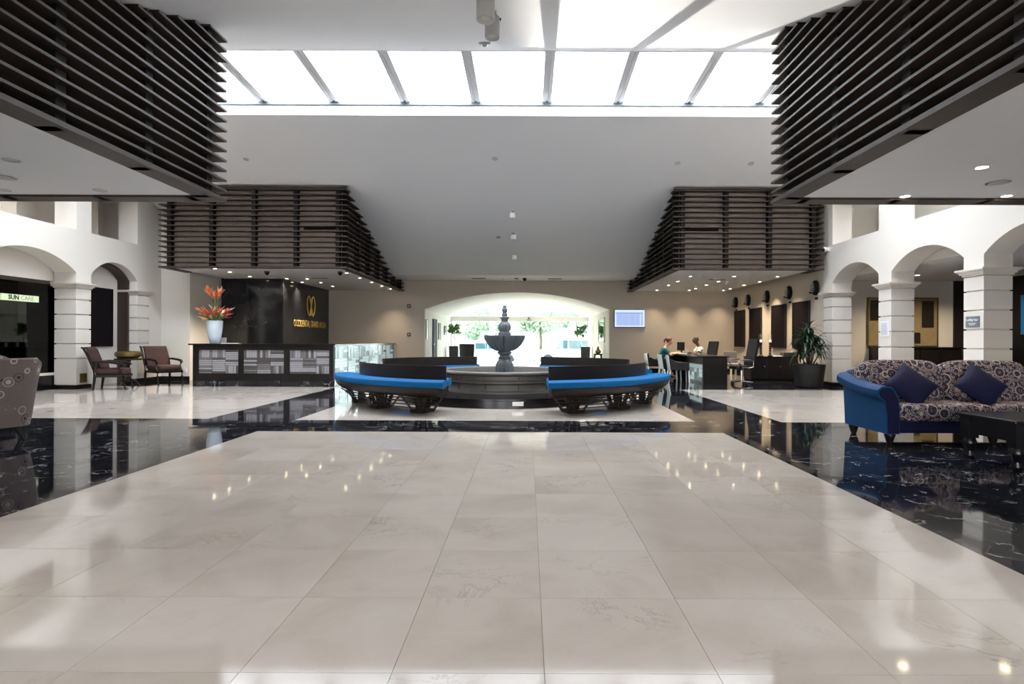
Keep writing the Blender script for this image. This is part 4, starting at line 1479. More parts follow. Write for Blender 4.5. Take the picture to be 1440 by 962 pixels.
def seated(label, loc, rz, skinm, top, trousers, hairm, lean, head_tilt, ponytail):
    """seated figure facing local -y, forearms forward on a desk; origin on the floor below the pelvis"""
    p = thing('person', label, 'person', loc, rz)
    cl, sl = math.cos(lean), math.sin(lean)

    def T(x, u, f):                       # torso frame: u up the spine, f forward, bent by `lean`
        return (x, -(sl * u + cl * f), .52 + cl * u - sl * f)
    hip = T(0, 0, 0)
    hd = T(0, .60, .02)
    hd = (hd[0], hd[1] - .05 * math.sin(head_tilt), hd[2])
    hz = hd[2] + .12
    hy = hd[1] - .06
    # whole body, one continuous skin
    J = [(hip, (.15, .11)), (T(0, .22, 0), (.135, .10)), (T(0, .40, -.01), (.16, .105)), (T(0, .49, -.01), (.075, .07)), (T(0, .56, .0), (.052, .052)), ((0, hy, hz - .03), (.075, .09)), ((0, hy, hz + .07), (.07, .085))]
    E = [(0, 1), (1, 2), (2, 3), (3, 4), (4, 5), (5, 6)]
    sh = T(0, .44, -.01)
    for s in (-1, 1):
        b = len(J)
        J += [((s * .17, sh[1], sh[2]), .062), ((s * .23, sh[1] - .16, sh[2] - .20), .047), ((s * .15, sh[1] - .38, .815), .036), ((s * .13, sh[1] - .45, .812), (.034, .02))]
        E += [(2, b), (b, b + 1), (b + 1, b + 2), (b + 2, b + 3)]
        f0 = len(J)
        for q, (dx, ln) in enumerate(((-.028, .075), (-.010, .088), (.010, .083), (.028, .065))):
            J += [((s * .13 + dx, sh[1] - .45 - ln * .55, .822), .0095), ((s * .13 + dx, sh[1] - .45 - ln, .806), .008)]
            E += [(b + 3, f0 + 2 * q), (f0 + 2 * q, f0 + 2 * q + 1)]
        th = len(J)
        J += [((s * .13 - s * .045, sh[1] - .44, .815), .010), ((s * .13 - s * .06, sh[1] - .475, .806), .008)]
        E += [(b + 2, th), (th, th + 1)]
        l = len(J)
        J += [((s * .10, -.06, .50), .085), ((s * .12, -.42, .52), .062), ((s * .12, -.40, .10), .040), ((s * .12, -.44, .04), (.04, .03)), ((s * .125, -.56, .03), (.04, .025))]
        E += [(0, l), (l, l + 1), (l + 1, l + 2), (l + 2, l + 3), (l + 3, l + 4)]
    body = skin_body('body', J, E, skinm, p)
    # clothes as slightly larger skins
    TJ = [(T(0, .0, 0), (.165, .125)), (T(0, .22, 0), (.15, .115)), (T(0, .40, -.01), (.175, .12)), (T(0, .475, -.01), (.09, .08))]
    TE = [(0, 1), (1, 2), (2, 3)]
    for s in (-1, 1):
        b = len(TJ)
        a0, a1 = Vector((s * .17, sh[1], sh[2])), Vector((s * .23, sh[1] - .16, sh[2] - .20))
        TJ += [(tuple(a0), .075), (tuple(a0.lerp(a1, .75)), .066)]
        TE += [(2, b), (b, b + 1)]
    skin_body('shirt', TJ, TE, top, p)
    LJ = [(hip, (.165, .12))]
    LE = []
    for s in (-1, 1):
        b = len(LJ)
        LJ += [((s * .10, -.06, .50), .098), ((s * .12, -.42, .52), .075), ((s * .12, -.40, .14), .058)]
        LE += [(0, b), (b, b + 1), (b + 1, b + 2)]
    skin_body('trousers', LJ, LE, trousers, p)
    # face
    c = Vector((0, hy, hz + .01))
    rt = Euler((head_tilt * .6, 0, 0)).to_matrix()
    fc = MB().sq(c, (.155, .195, .235), .9, .9, 20, 14, rt)
    fc.sq(c + rt @ Vector((0, -.10, -.005)), (.03, .04, .05), .9, .9, 8, 6, rt)
    for s in (-1, 1):
        fc.sq(c + rt @ Vector((s * .078, .01, .0)), (.02, .04, .06), .9, .9, 8, 6, rt)
    hd_o = fc.build('head', skinm, p, True)
    ey = MB()
    for s in (-1, 1):
        ey.sq(c + rt @ Vector((s * .033, -.088, .02)), (.024, .014, .014), .9, .9, 8, 6, rt)
    ey.build('eyes', 'hairblack', hd_o, True)
    MB().sq(c + rt @ Vector((0, -.088, -.055)), (.05, .018, .014), .9, .9, 8, 6, rt).build('mouth', 'redbract', hd_o, True)
    hr = MB()
    hr.sq(c + rt @ Vector((0, .022, .035)), (.175, .195, .205), .9, .9, 18, 12, rt)
    if ponytail:
        hr.sq(c + rt @ Vector((0, .115, .05)), (.09, .09, .09), .9, .9, 10, 8, rt)
        hr.tube([c + rt @ Vector((0, .12, .05)), c + rt @ Vector((0, .17, .0)), c + rt @ Vector((0, .16, -.09))], [.03, .035, .012], 8)
    hr.build('hair', hairm, p, True)
    return p


seated('person in a teal top bent over papers at the concierge desk', (4.42, 19.1, 0), R(90), 'skin', 'teal', 'denim', 'hairred', R(24), R(25), True)
seated('person in a white shirt seated behind the concierge desk', (6.12, 19.95, 0), R(-90), 'skindark', 'shirt', 'denim', 'hairblack', R(14), R(12), False)

# wall screen
tv = thing('wall_screen', 'flat wall screen showing a pale blue table beside the entrance arch', 'screen', ((XP(864, 22.5) + XP(906, 22.5)) / 2, YB, 2.09))
w = .59
MB().box(-w - .02, w + .02, -.07, -.0, -.355, .355).build('bezel', 'matblack', tv, bevel=.006)
sc_ = MB().box(-w, w, -.074, -.07, -.335, .335).build('display', 'screenwhite', tv)
for a, b, c, d, mm in ((-.53, .40, -.28, .18, 'screen'), (-.55, .52, .19, .23, 'screenbar'), (.44, .52, -.28, .18, 'screen')):
    MB().box(a, b, -.077, -.074, c, d).build('table_field', mm, sc_)
for i in range(4):
    MB().box(-.53 + .25 * i, -.525 + .25 * i, -.079, -.077, -.28, .18).build('table_line', 'screenwhite', sc_)
for lab, py in (('small dark control box on the back wall, upper of two', 431), ('small dark control box on the back wall, lower of two', 471)):
    kp = thing('wall_control', lab, 'switch', (XP(575, YB), YB, ZP(py, YB)))
    MB().box(-.07, .07, -.035, 0, -.07, .07).build('case', 'bronze', kp, bevel=.008)
    MB().box(-.035, .035, -.042, -.035, -.03, .035).build('window', 'metalgrey', kp)

# dark panels and mask-shaped wall lamps on the right wall
names = ['nearest the room corner', 'second from the room corner', 'third from the room corner', 'behind the potted dracaena']
for nm, a, b in zip(names, (21.3, 19.78, 17.9, 16.4), (22.3, 20.8, 18.92, 17.42)):
    pc = thing('wall_panel', 'tall dark canvas on the right wall, ' + nm, 'painting', (XR, (a + b) / 2, 1.69), group='dark canvases on the right wall')
    h2 = (b - a) / 2
    MB().box(-.05, -.01, -h2 + .012, h2 - .012, -.69, .69).build('canvas', 'picture', pc)
    MB().box(-.06, 0, -h2, -h2 + .012, -.70, .70).box(-.06, 0, h2 - .012, h2, -.70, .70).box(-.06, 0, -h2, h2, .69, .70).box(-.06, 0, -h2, h2, -.70, -.69).build('frame', 'dark', pc)
lamps = ['nearest the room corner', 'second from the room corner', 'third from the room corner', 'second from the white arcade', 'nearest the white arcade']
for nm, y in zip(lamps, (22.2, 20.95, 19.3, 17.67, 16.05)):
    sc1 = thing('wall_mask', 'dark carved oval mask on the right wall, ' + nm, 'wall ornament', (XR, y, 2.72), group='dark masks on the right wall')
    m = MB()
    out = [(math.cos(2 * PI * i / 20) * .16, math.sin(2 * PI * i / 20) * .21) for i in range(20)]
    m.prism(out, 'x', -.08, 0)
    m.build('plaque', 'matblack', sc1, bevel=.015)
    m = MB()
    m.prism([(u * .72, v * .78) for u, v in out], 'x', -.125, -.08)
    m.build('face', 'planter', sc1, bevel=.015)
    m = MB()
    for i in range(5):
        m.box(-.132, -.125, -.06, .06, -.12 + .055 * i, -.09 + .055 * i)
    m.build('carving', 'metalgrey', sc1)
    MB().box(-.14, -.02, -.02, .02, -.15, -.11).build('hook', 'matblack', sc1, loc=(0, .14, 0))
    lbp = MB().box(-.02, 0, -.07, .07, -.33, -.27).build('caption_plate', 'matblack', sc1)

# sideboard with candles
sd = thing('sideboard', 'low black sideboard with doors against the right wall', 'sideboard', (0, 0, 0))
sx0, sx1, sy0, sy1 = 6.65, 8.10, 17.0, 17.55
MB().box(sx0 + .02, sx1 - .02, sy0 + .02, sy1, .06, .72).build('body', 'darkwood', sd)
MB().box(sx0, sx1, sy0, sy1, .72, .75).build('worktop', 'black', sd, bevel=.005)
MB().box(sx0 + .04, sx1 - .04, sy0 + .05, sy1, 0, .06).build('plinth', 'matblack', sd)
for i in range(3):
    a = sx0 + .03 + i * .47
    dr = MB().box(a, a + .45, sy0 + .0, sy0 + .02, .09, .70).build('door', 'darkwood', sd, bevel=.004)
    MB().lathe([(.012, 0), (.016, .02), (.006, .03)], 10).build('knob', 'chrome', dr, True, loc=(a + .40, sy0, .45), rot=(R(90), 0, 0))
for lab, px_ in (('hurricane candle on a turned dark holder, left one on the sideboard', 1070), ('hurricane candle on a turned dark holder, right one on the sideboard', 1083)):
    cn = thing('candle_holder', lab, 'candle holder', (XP(px_, 17.2), 17.2, .75), group='hurricane candles on the sideboard')
    prof = [(.075, 0), (.075, .02), (.03, .05)]
    for i in range(5):
        z = .07 + i * .068
        prof += [(.02, z), (.045, z + .02), (.045, z + .035), (.02, z + .055)]
    prof += [(.05, .42), (.055, .43)]
    MB().lathe(prof, 18).build('stem', 'darkwood', cn, True)
    MB().lathe([(.03, .43), (.03, .50), (.004, .505)], 14).build('candle', 'candle', cn, True)
    MB().lathe([(.055, .43), (.06, .45), (.06, .67), (.057, .67), (.057, .45)], 20, cap=False).build('glass_chimney', 'glass', cn, True)
cb = thing('low_box', 'flat brown box lying on the dark sideboard', 'box', (XP(1112, 17.2), 17.25, .75))
MB().box(-.24, .24, -.13, .13, 0, .09).build('body', 'box', cb, bevel=.005)
MB().box(-.245, .245, -.135, .135, .09, .12).build('lid', 'box', cb, bevel=.005)
tag(MB().box(-.14, .14, -.11, .11, 0, .012).box(-.12, .13, -.10, .10, .012, .022).build('magazine_stack', 'paper', None, loc=(XP(1093, 17.2), 17.25, .75)), 'pale magazines between the candles and the brown box', 'magazines')

# dracaena in black planter
DX, DY = XP(1139, 15.0), 15.05
pl = thing('round_planter', 'round tapered black planter beside the right arcade', 'planter', (DX, DY, 0))
MB().lathe([(.30, 0), (.33, .02), (.40, .57), (.405, .60), (.36, .60), (.35, .53)], 36, cap=True).build('pot', 'planter', pl, True)
MB().lathe([(.352, .54), (.35, .555), (.02, .565)], 24).build('soil', 'trunk', pl, True)
dra = thing('dracaena', 'dark green dracaena with arching strap leaves in the black planter', 'plant', (DX, DY, .555))
rp = random.Random(21)


def strap(ln, w, droop):
    m = MB()
    vs, fs = [], []
    n = 7
    for i in range(n + 1):
        t_ = i / n
        x = ln * t_ * (1 - .25 * droop * t_)
        z = ln * (.55 * t_ - droop * t_ * t_)
        ww = w * (math.sin(PI * min(1, .12 + t_ * .88)) ** .6) * (1 if i < n else .05)
        vs += [(x, -ww, z + ww * .25), (x, 0, z), (x, ww, z + ww * .25)]
    for i in range(n):
        a = i * 3
        fs += [(a, a + 1, a + 4, a + 3), (a + 1, a + 2, a + 5, a + 4)]
    m.add(vs, fs)
    return m.mesh('leaf', 'leaf', True)


leaves = [strap(.50, .030, .55), strap(.44, .032, .85), strap(.54, .028, 1.05)]
heads = [(-.04, 0, .86), (-.16, -.08, .62), (.18, .02, .60), (.02, -.14, .36), (.07, .10, .72), (-.20, .06, .34), (.22, -.10, .36)]
for k, (hx, hy, hz) in enumerate(heads):
    MB().tube([(hx * .3, hy * .3, 0), (hx * .7, hy * .7, hz * .5), (hx, hy, hz)], [.022, .018, .014], 8).build('stem', 'trunk', dra, True)
    for i in range(30):
        a = 2.4 * i + k
        o = share('leaf', rp.choice(leaves), dra, (hx, hy, hz - .10 + .008 * i), (0, R(rp.uniform(-50, 18)), a))
        sc2 = rp.uniform(.7, 1.05)
        o.scale = (sc2, sc2, sc2)
for i in range(22):
    a = rp.uniform(0, 2 * PI)
    rr = rp.uniform(.08, .28)
    o = share('leaf', leaves[0], dra, (rr * math.cos(a), rr * math.sin(a), .0), (0, R(rp.uniform(-60, 0)), a + rp.uniform(-1, 1)), (.38, .5, .38))

# ------------------------------------------------------------------ behind the right arcade
ga = thing('gold_wall_art', 'large gold leaf wall relief with dark slatted fields behind the arcade', 'wall art', (XP(1268, YC), YC, ZP(451, YC)))
hw, hh = .98, .67
MB().box(-hw, hw, -.04, 0, -hh, hh).build('panel', 'gold', ga)
MB().box(-hw - .03, -hw, -.06, 0, -hh - .03, hh + .03).box(hw, hw + .03, -.06, 0, -hh - .03, hh + .03).box(-hw, hw, -.06, 0, hh, hh + .03).box(-hw, hw, -.06, 0, -hh - .03, -hh).build('frame', 'brass', ga)
for xa, xb, za, zb_ in ((-.93, -.55, .05, .62), (.55, .88, -.15, .60), (.05, .50, -.60, -.30)):
    fld = MB().box(xa, xb, -.05, -.04, za, zb_).build('slatted_field', 'dark', ga)
    n = int((zb_ - za) / .05)
    for i in range(n):
        MB().box(xa, xb, -.07, -.05, za + .05 * i + .01, za + .05 * i + .03).build('slat', 'bronze', fld)
co = thing('console', 'long black console table under the gold wall relief', 'console', (XP(1278, YC), YC - .25, 0))
MB().box(-1.16, 1.16, -.22, .22, .12, 1.02).build('body', 'black', co)
MB().box(-1.19, 1.19, -.24, .24, 1.02, 1.06).build('top', 'black', co)
MB().box(-1.1, 1.1, -.18, .18, 0, .12).build('plinth', 'matblack', co)
for i in range(4):
    MB().box(-1.13 + .57 * i, -.59 + .57 * i, -.235, -.22, .16, .98).build('door', 'darkwood', co)
dd = struct('door_1')
MB().box(XP(1340, YC), XP(1340, YC) + .42, YC - .05, YC, 0, 2.95).build('leaf', 'dark', dd)
dg_ = struct('window_4')
MB().box(12.52, 12.56, 7, YC, .1, 2.9).build('pane', 'black', dg_)
for y in (8.5, 11, 13.5):
    MB().box(12.48, 12.58, y - .04, y + .04, 0, 2.95).build('mullion', 'matblack', dg_)
bp = thing('blue_poster', 'bright blue poster on the dark glass at the right edge', 'poster', (12.5, 14.1, 1.9))
MB().box(-.02, 0, -.30, .30, -.5, .5).build('sheet', 'bluecush', bp)
MB().box(-.022, .004, -.32, -.30, -.52, .52).box(-.022, .004, .30, .32, -.52, .52).build('frame', 'matblack', bp)

# signs on the right pillars
s1 = thing('pillar_notice', 'white framed notice on the middle right pillar', 'sign', (XR, 12.97, 1.50))
MB().box(-.02, 0, -.14, .14, -.17, .17).build('frame', 'ringwhite', s1)
pg = MB().box(-.024, -.02, -.115, .115, -.145, .145).build('sheet', 'vase', s1)
for i in range(5):
    MB().box(-.026, -.024, -.08, .08, -.10 + .045 * i, -.09 + .045 * i).build('text_line', 'metalgrey', pg)
s2 = thing('pillar_plaque', 'grey plaque with white lettering on the nearest right pillar', 'sign', (XR, 10.41, 1.575))
MB().box(-.02, 0, -.155, .155, -.10, .10).build('plate', 'grey', s2, bevel=.004)
text_mesh('lettering', 'Lobby bar', .07, 'paper', s2, Matrix.Translation((-.022, 0, .035)) @ Euler((R(90), 0, R(-90))).to_matrix().to_4x4(), .002)
for dz, w in ((-.03, .09), (-.055, .06)):
    MB().box(-.023, -.02, -w, w, dz - .005, dz + .005).build('text_line', 'paper', s2)

# small fittings
fp_ = thing('floor_socket', 'square brass access plate low on the left pillar', 'plate', (XL, 13.7, .26))
MB().box(0, .012, -.11, .11, -.11, .11).build('plate', 'brass', fp_, bevel=.003)
MB().box(.012, .016, -.07, .07, -.07, .07).build('flap', 'brass', fp_)
so = thing('power_outlet', 'white power outlet on the pier beside the brown armchair', 'outlet', (XP(261, 16.6), 16.6, .30))
MB().box(-.05, .05, -.012, 0, -.07, .07).build('plate', 'ringwhite', so, bevel=.003)
MB().box(-.02, .02, -.016, -.012, .015, .045).box(-.02, .02, -.016, -.012, -.045, -.015).build('socket', 'metalgrey', so)
wc = thing('security_camera', 'white dome security camera on the wall over the first right arch', 'camera', (XR, 15.42, ZP(349, 15.4)))
MB().box(-.05, 0, -.05, .05, -.05, .05).build('bracket', 'camwhite', wc)
MB().sq((-.10, 0, 0), (.13, .14, .14), .9, .9).build('housing', 'camwhite', wc, True)
MB().sq((-.15, -.02, -.01), (.07, .09, .09), .9, .9).build('lens', 'matblack', wc, True)

# ------------------------------------------------------------------ entrance lobby
def square_planter(label, x, y, w, hgt, rz=0):
    p = thing('square_planter', label, 'planter', (x, y, 0), rz)
    MB().hexa([(-w * .45, -w * .45, 0), (w * .45, -w * .45, 0), (w * .45, w * .45, 0), (-w * .45, w * .45, 0), (-w / 2, -w / 2, hgt), (w / 2, -w / 2, hgt), (w / 2, w / 2, hgt), (-w / 2, w / 2, hgt)]).build('pot', 'planter', p, bevel=.01)
    MB().box(-w / 2 + .04, w / 2 - .04, -w / 2 + .04, w / 2 - .04, hgt - .02, hgt + .004).build('soil', 'trunk', p)
    return p


def leaf_ball(m, c, r, n, size, rr, squash=.8):
    for i in range(n):
        u = rr.uniform(-1, 1)
        a = rr.uniform(0, 2 * PI)
        k = r * rr.uniform(.35, 1.0)
        s_ = math.sqrt(1 - u * u)
        p = Vector((c[0] + k * s_ * math.cos(a), c[1] + k * s_ * math.sin(a), c[2] + k * u * squash))
        d = Vector((rr.uniform(-1, 1), rr.uniform(-1, 1), rr.uniform(-.6, .8))).normalized()
        e = d.cross(Vector((rr.uniform(-1, 1), rr.uniform(-1, 1), 1))).normalized()
        q = size * rr.uniform(.7, 1.3)
        m.add([p - d * q, p + e * q * .45, p + d * q, p - e * q * .45], [(0, 1, 2, 3)])


def potted_tree(label, x, y, z0, hgt, r, seed):
    rr = random.Random(seed)
    t_ = thing('small_tree', label, 'tree', (x, y, z0))
    MB().tube([(0, 0, 0), (.05, .02, hgt * .25), (-.02, 0, hgt * .45), (.03, 0, hgt * .62)], [.025, .02, .018, .014], 8).build('trunk', 'trunk', t_, True)
    cl = MB()
    for k in range(9):
        a = 2 * PI * k / 9
        leaf_ball(cl, (r * .6 * math.cos(a), r * .5 * math.sin(a), hgt * .80 + r * .6 * rr.uniform(-1, 1)), r * .5, 110, .055, rr)
    tag(cl.build('foliage', 'leafmid', t_), kind='stuff')


square_planter('tall charcoal planter with a small tree at the left of the glass doors', XP(638.5, 28.5), 28.5, .46, .915)
potted_tree('small round crowned tree in the planter left of the glass doors', XP(639, 28.5), 28.5, .90, 1.05, .34, 1)
square_planter('empty charcoal planter turned cornerwise inside the entrance', XP(656.5, 25.0), 25.0, .50, 1.04, R(33))
square_planter('tall charcoal planter with a small tree at the right of the glass doors', XP(823, 28.5), 28.5, .46, .90)
potted_tree('small tree leaning left in the planter right of the glass doors', XP(817, 28.5), 28.5, .89, 1.0, .36, 2)
us = thing('urn_stand', 'small dark carved stool under the stone urn inside the entrance', 'stool', (XP(841, 24.2), 24.2, 0))
MB().box(-.18, .18, -.16, .16, .60, .655).build('seat', 'darkwood', us, bevel=.01)
for sx in (-1, 1):
    for sy in (-1, 1):
        MB().tube([(sx * .13, sy * .11, .60), (sx * .16, sy * .13, .35), (sx * .13, sy * .11, .12), (sx * .18, sy * .15, 0)], [.03, .022, .02, .025], 6).build('leg', 'darkwood', us, True)
un = thing('small_urn', 'squat tan urn with a dark knob on the carved stool', 'urn', (XP(841, 24.2), 24.2, .655))
MB().lathe([(.06, 0), (.08, .01), (.12, .05), (.13, .09), (.10, .14), (.06, .17), (.06, .18)], 24).build('body', 'brass', un, True)
MB().lathe([(.05, .18), (.055, .21), (.03, .24), (.04, .27), (.03, .30), (.005, .31)], 16).build('lid', 'darkwood', un, True)
ed = struct('door_2')
MB().box(EX0, EX0 + .05, 24.35, 25.35, 0, 2.12).build('leaf', 'matblack', ed)
MB().box(EX0 + .05, EX0 + .07, 24.42, 24.55, 1.0, 1.04).build('handle', 'chrome', ed)
for lab, a, b, z0, z1, mm in (('dark narrow picture on the entrance side wall nearest the hall', 22.78, 23.10, 1.25, 2.02, 'strip_c'), ('brown picture on the entrance side wall past the black door', 25.95, 26.5, 1.25, 1.98, 'box'),
                              ('small grey picture on the entrance side wall near the glass', 27.7, 28.3, 1.48, 1.88, 'strip_c')):
    p = thing('wall_picture', lab, 'picture', (EX0, (a + b) / 2, (z0 + z1) / 2))
    hy, hz = (b - a) / 2, (z1 - z0) / 2
    MB().box(0, .03, -hy, hy, -hz, hz).build('canvas', mm, p)
    MB().box(0, .04, -hy - .02, -hy, -hz - .02, hz + .02).box(0, .04, hy, hy + .02, -hz - .02, hz + .02).build('frame', 'bronze', p)
mr = thing('wall_mirror', 'tall dark framed mirror on the right wall of the entrance', 'mirror', (EX1, 24.75, 1.66))
MB().box(-.03, 0, -.90, .90, -.47, .47).build('glass', 'mirror', mr)
MB().box(-.05, 0, -.95, -.90, -.52, .52).box(-.05, 0, .90, .95, -.52, .52).box(-.05, 0, -.95, .95, .47, .52).box(-.05, 0, -.95, .95, -.52, -.47).build('frame', 'metalgrey', mr)

# ------------------------------------------------------------------ outside: drive, cars, trees
gr = MB().box(-60, 60, 31, 120, -.45, -.35).build('ground', 'asphalt')
tag(gr, kind='structure')
MB().box(-6, 5, 30.42, 33.0, -.34, -.02).build('ground_step', 'asphalt', gr)


def car(label, x, y, paint, flip, suv):
    c = thing('car', label, 'car', (x, y, -.35), R(180) if flip else 0)
    hr = 1.72 if suv else 1.52
    L = 2.25
    lower = [(-L, .35), (-L + .05, .80), (-L + .25, .92), (-1.1 if not suv else -1.35, .98), (1.55 if suv else 1.25, 1.0), (L - .12, .96), (L, .70), (L - .02, .35)]
    cab = [(-1.35 if suv else -1.1, .96), (-.62, hr - .05), (-.4, hr), (1.3 if suv else .75, hr), (1.75 if suv else 1.45, 1.0)]
    b = MB().prism(lower, 'y', -.86, .86).build('body', paint, c, bevel=.06)
    MB().prism(cab, 'y', -.74, .74).build('cabin', paint, c, bevel=.05)
    for sd in (-1, 1):
        for xa, xb, s0, s1 in ((-.92, -.10, .30, 0), (-.02, .72 if not suv else .75, 0, .0), (.83, 1.42, 0, .12)):
            if not suv and xa > .8:
                continue
            y_ = sd * .75
            MB().hexa([(xa, y_ - .012, 1.02), (xb + s1, y_ - .012, 1.02), (xb + s1, y_ + .012, 1.02), (xa, y_ + .012, 1.02),
                       (xa + s0, y_ - .012, hr - .14), (xb, y_ - .012, hr - .14), (xb, y_ + .012, hr - .14), (xa + s0, y_ + .012, hr - .14)]).build('window', 'carglass', c)
        for xw in (-1.38, 1.38):
            w = MB().lathe([(.20, -.10), (.33, -.10), (.345, -.06), (.345, .06), (.33, .10), (.20, .10)], 24).build('wheel', 'tyre', c, True, loc=(xw, sd * .80, .345), rot=(R(90), 0, 0))
            MB().lathe([(.21, -.105), (.19, -.09), (.06, -.085), (.05, -.105), (.02, -.105)], 16).build('rim', 'metalgrey', w, True, rot=(0 if sd < 0 else PI, 0, 0))
    MB().box(-L - .02, -L + .04, -.7, .7, .42, .56).build('bumper', 'tyre', c)
    MB().box(-L + .03, -L + .12, -.80, -.55, .68, .80).box(-L + .03, -L + .12, .55, .80, .68, .80).build('headlamp', 'chrome', c)
    return c


hb = struct('wall_sun_blocker')                         # unseen block added far beyond the drive; it shades the left of the skylight
hb.location = (-34.5, 124, -.35)
MB().box(-38, 38, -6, 6, 0, 47.5).build('walls', 'white', hb)
MB().box(-38.6, 38.6, -6.6, 6.6, 47.5, 48.3).build('roof', 'ceil', hb)
m = MB()
for fl_ in range(14):
    m.box(-37, 37, -7.2, -6, 2.5 + 3.2 * fl_, 2.7 + 3.2 * fl_)
m.build('blocker_slabs', 'white', hb)
car('silver car parked outside the glass entrance, left of the fountain', -2.6, 37.0, 'carsilver', True, False)
car('white sport utility car parked outside the glass entrance, right of the fountain', 2.7, 37.5, 'carwhite', False, True)
ro = random.Random(31)


def garden_tree(label, x, y, h, r, n=10):
    t_ = thing('garden_tree', label, 'tree', (x, y, -.35))
    MB().tube([(0, 0, 0), (.1, 0, h * .35), (-.05, .1, h * .7)], [.16, .12, .07], 8).build('trunk', 'trunk', t_, True)
    m = MB()
    for k in range(n):
        a = ro.uniform(0, 2 * PI)
        q = ro.uniform(.2, .8) * r
        leaf_ball(m, (q * math.cos(a), q * math.sin(a), h * .75 + ro.uniform(-.5, .5) * r), r * .5, 160, .16, ro)
    tag(m.build('foliage', 'palegreen', t_), kind='stuff')


garden_tree('tall garden tree outside, over the silver car', -3.6, 47, 4.0, 2.0)
garden_tree('garden tree outside, right of the fountain finial', 1.0, 46, 4.4, 2.0)
garden_tree('garden tree outside behind the white car', 4.5, 52, 4.6, 2.2)
garden_tree('leafy garden tree outside at the far left of the doors', -7.5, 50, 4.5, 2.2)
hd = thing('hedge', 'low pale green hedge outside between the two cars', 'hedge', (.6, 34.6, -.35))
m = MB()
for k in range(8):
    leaf_ball(m, (-.7 + .2 * k, 0, .28), .28, 80, .06, ro)
tag(m.build('foliage', 'palegreen', hd), kind='stuff')
MB().box(-.85, .85, -.15, .15, 0, .10).build('soil', 'trunk', hd)
wp = thing('white_column', 'pale round column outside the doors, left of the fountain', 'column', (XP(692, 41), 41, -.35))
MB().lathe([(.30, 0), (.30, .2), (.20, .25), (.20, 3.9), (.28, 4.0), (.28, 4.15)], 24).build('shaft', 'white', wp, True)
MB().box(-.35, .35, -.35, .35, 4.15, 4.3).build('cap', 'white', wp)


# ------------------------------------------------------------------ lamps and ceiling fittings
LM = {}


KL = K * 6.5                      # lamp power at this exposure


def downlight(label, group, x, y, z, tilt=0.0, power=0.0, lit=True, r=.045, col=(1.0, .80, .56), angle=95):
    key = (lit, r)
    if key not in LM:
        LM[key] = (MB().lathe([(r * 1.0, -.004), (r * 1.35, -.006), (r * 1.4, 0), (r, 0)], 20, cap=False).mesh('trim_ring', 'ringwhite' if lit else 'metalgrey', True),
                   MB().lathe([(r, -.003), (.004, -.003)], 20).mesh('lens', 'bulb' if lit else 'bulboff', False))
    e = thing('downlight', label, 'downlight', (x, y, z), 0, group)
    e.rotation_euler = (tilt, 0, 0)
    share('trim_ring', LM[key][0], e)
    share('lens', LM[key][1], e)
    if power:
        ld = bpy.data.lights.new('lamp_beam', 'SPOT')
        ld.energy = power
        ld.color = col
        ld.spot_size = R(angle)
        ld.spot_blend = 1.0
        ld.shadow_soft_size = r
        lo = bpy.data.objects.new('lamp_beam', ld)
        COL.objects.link(lo)
        lo.parent = e
        lo.location = (0, 0, -.012)
    return e


zs = ZB + .03


def on_soffit(px, py):
    """where a soffit spot of the photograph lies: depth from its height"""
    d = (zs - 1.2) * 800 / (479 - py)
    return XP(px, d), d


for px, py in ((302, 379.5), (323, 384), (351, 390.4), (366.8, 394.5), (403, 393.4), (431.6, 393.5), (424.5, 398.2), (451, 398.5), (467.5, 403.5),
               (487, 385), (505.8, 392), (522.5, 398), (536.5, 403), (549, 407)):
    x, y = on_soffit(px, py)
    downlight('small warm downlight in the row along the hall edge of the reception soffit' if px >= 487 else 'small round warm downlight in the white soffit above the reception desk', 'downlights above reception', x, min(y, 21.9), zs, 0, (26 if y < 20.5 else 9) * KL)
for px, py in ((970.7, 387.7), (1032, 387.7), (1093, 387.7), (953, 395), (1010, 395), (1068, 395), (940, 400.4), (993, 400), (1046, 400), (978, 405), (1026.6, 405), (917, 410), (962.5, 409.5), (1009, 409.5)):
    x, y = on_soffit(px, py)
    downlight('small warm downlight in the front row of the concierge soffit' if py < 390 else 'small round warm downlight deeper in the white soffit above the concierge desk', 'downlights above the concierge desk', x, min(y, 21.9), zs, 0, (26 if y < 20.5 else 9) * KL)
for i, (px, py, lab) in enumerate(((1380, 233, 'warm lit downlight in the near right soffit, closest to the camera'), (1272, 274, 'warm lit downlight in the near right soffit, nearest the hall'), (1415, 273, 'warm lit downlight at the far edge of the near right soffit, rightmost of three'))):
    x, y = on_soffit(px, py)
    downlight(lab, 'downlights over the sofa', x, y, zs, 0, 5 * KL, r=.06)
for i, (px, py, lab) in enumerate(((15, 228, 'dull unlit downlight in the near left soffit at the picture edge'), (140, 270, 'dull unlit downlight in the near left soffit towards the hall'), (4, 270, 'dull unlit downlight at the far edge of the near left soffit'))):
    x, y = on_soffit(px, py)
    downlight(lab, 'unlit downlights in the near left soffit', x, y, zs, 0, 0, lit=False, r=.06)


def vent(label, x, y, z, w, l, round_=False):
    e = thing('ceiling_vent', label, 'vent', (x, y, z))
    if round_:
        MB().lathe([(w * .5, -.006), (w * .5, 0), (w * .9, 0), (w, -.004)], 28, cap=False).build('ring', 'metalgrey', e, True)
        MB().lathe([(w * .8, -.008), (w * .8, -.002)], 28).build('grille', 'metalgrey', e, True)
    else:
        MB().box(-l / 2, l / 2, -w / 2, w / 2, -.008, 0).build('frame', 'metalgrey', e)
        for i in range(4):
            MB().box(-l / 2 + .02, l / 2 - .02, -w / 2 + w * (i + .25) / 4, -w / 2 + w * (i + .6) / 4, -.012, -.008).build('slot', 'matblack', e)
    return e


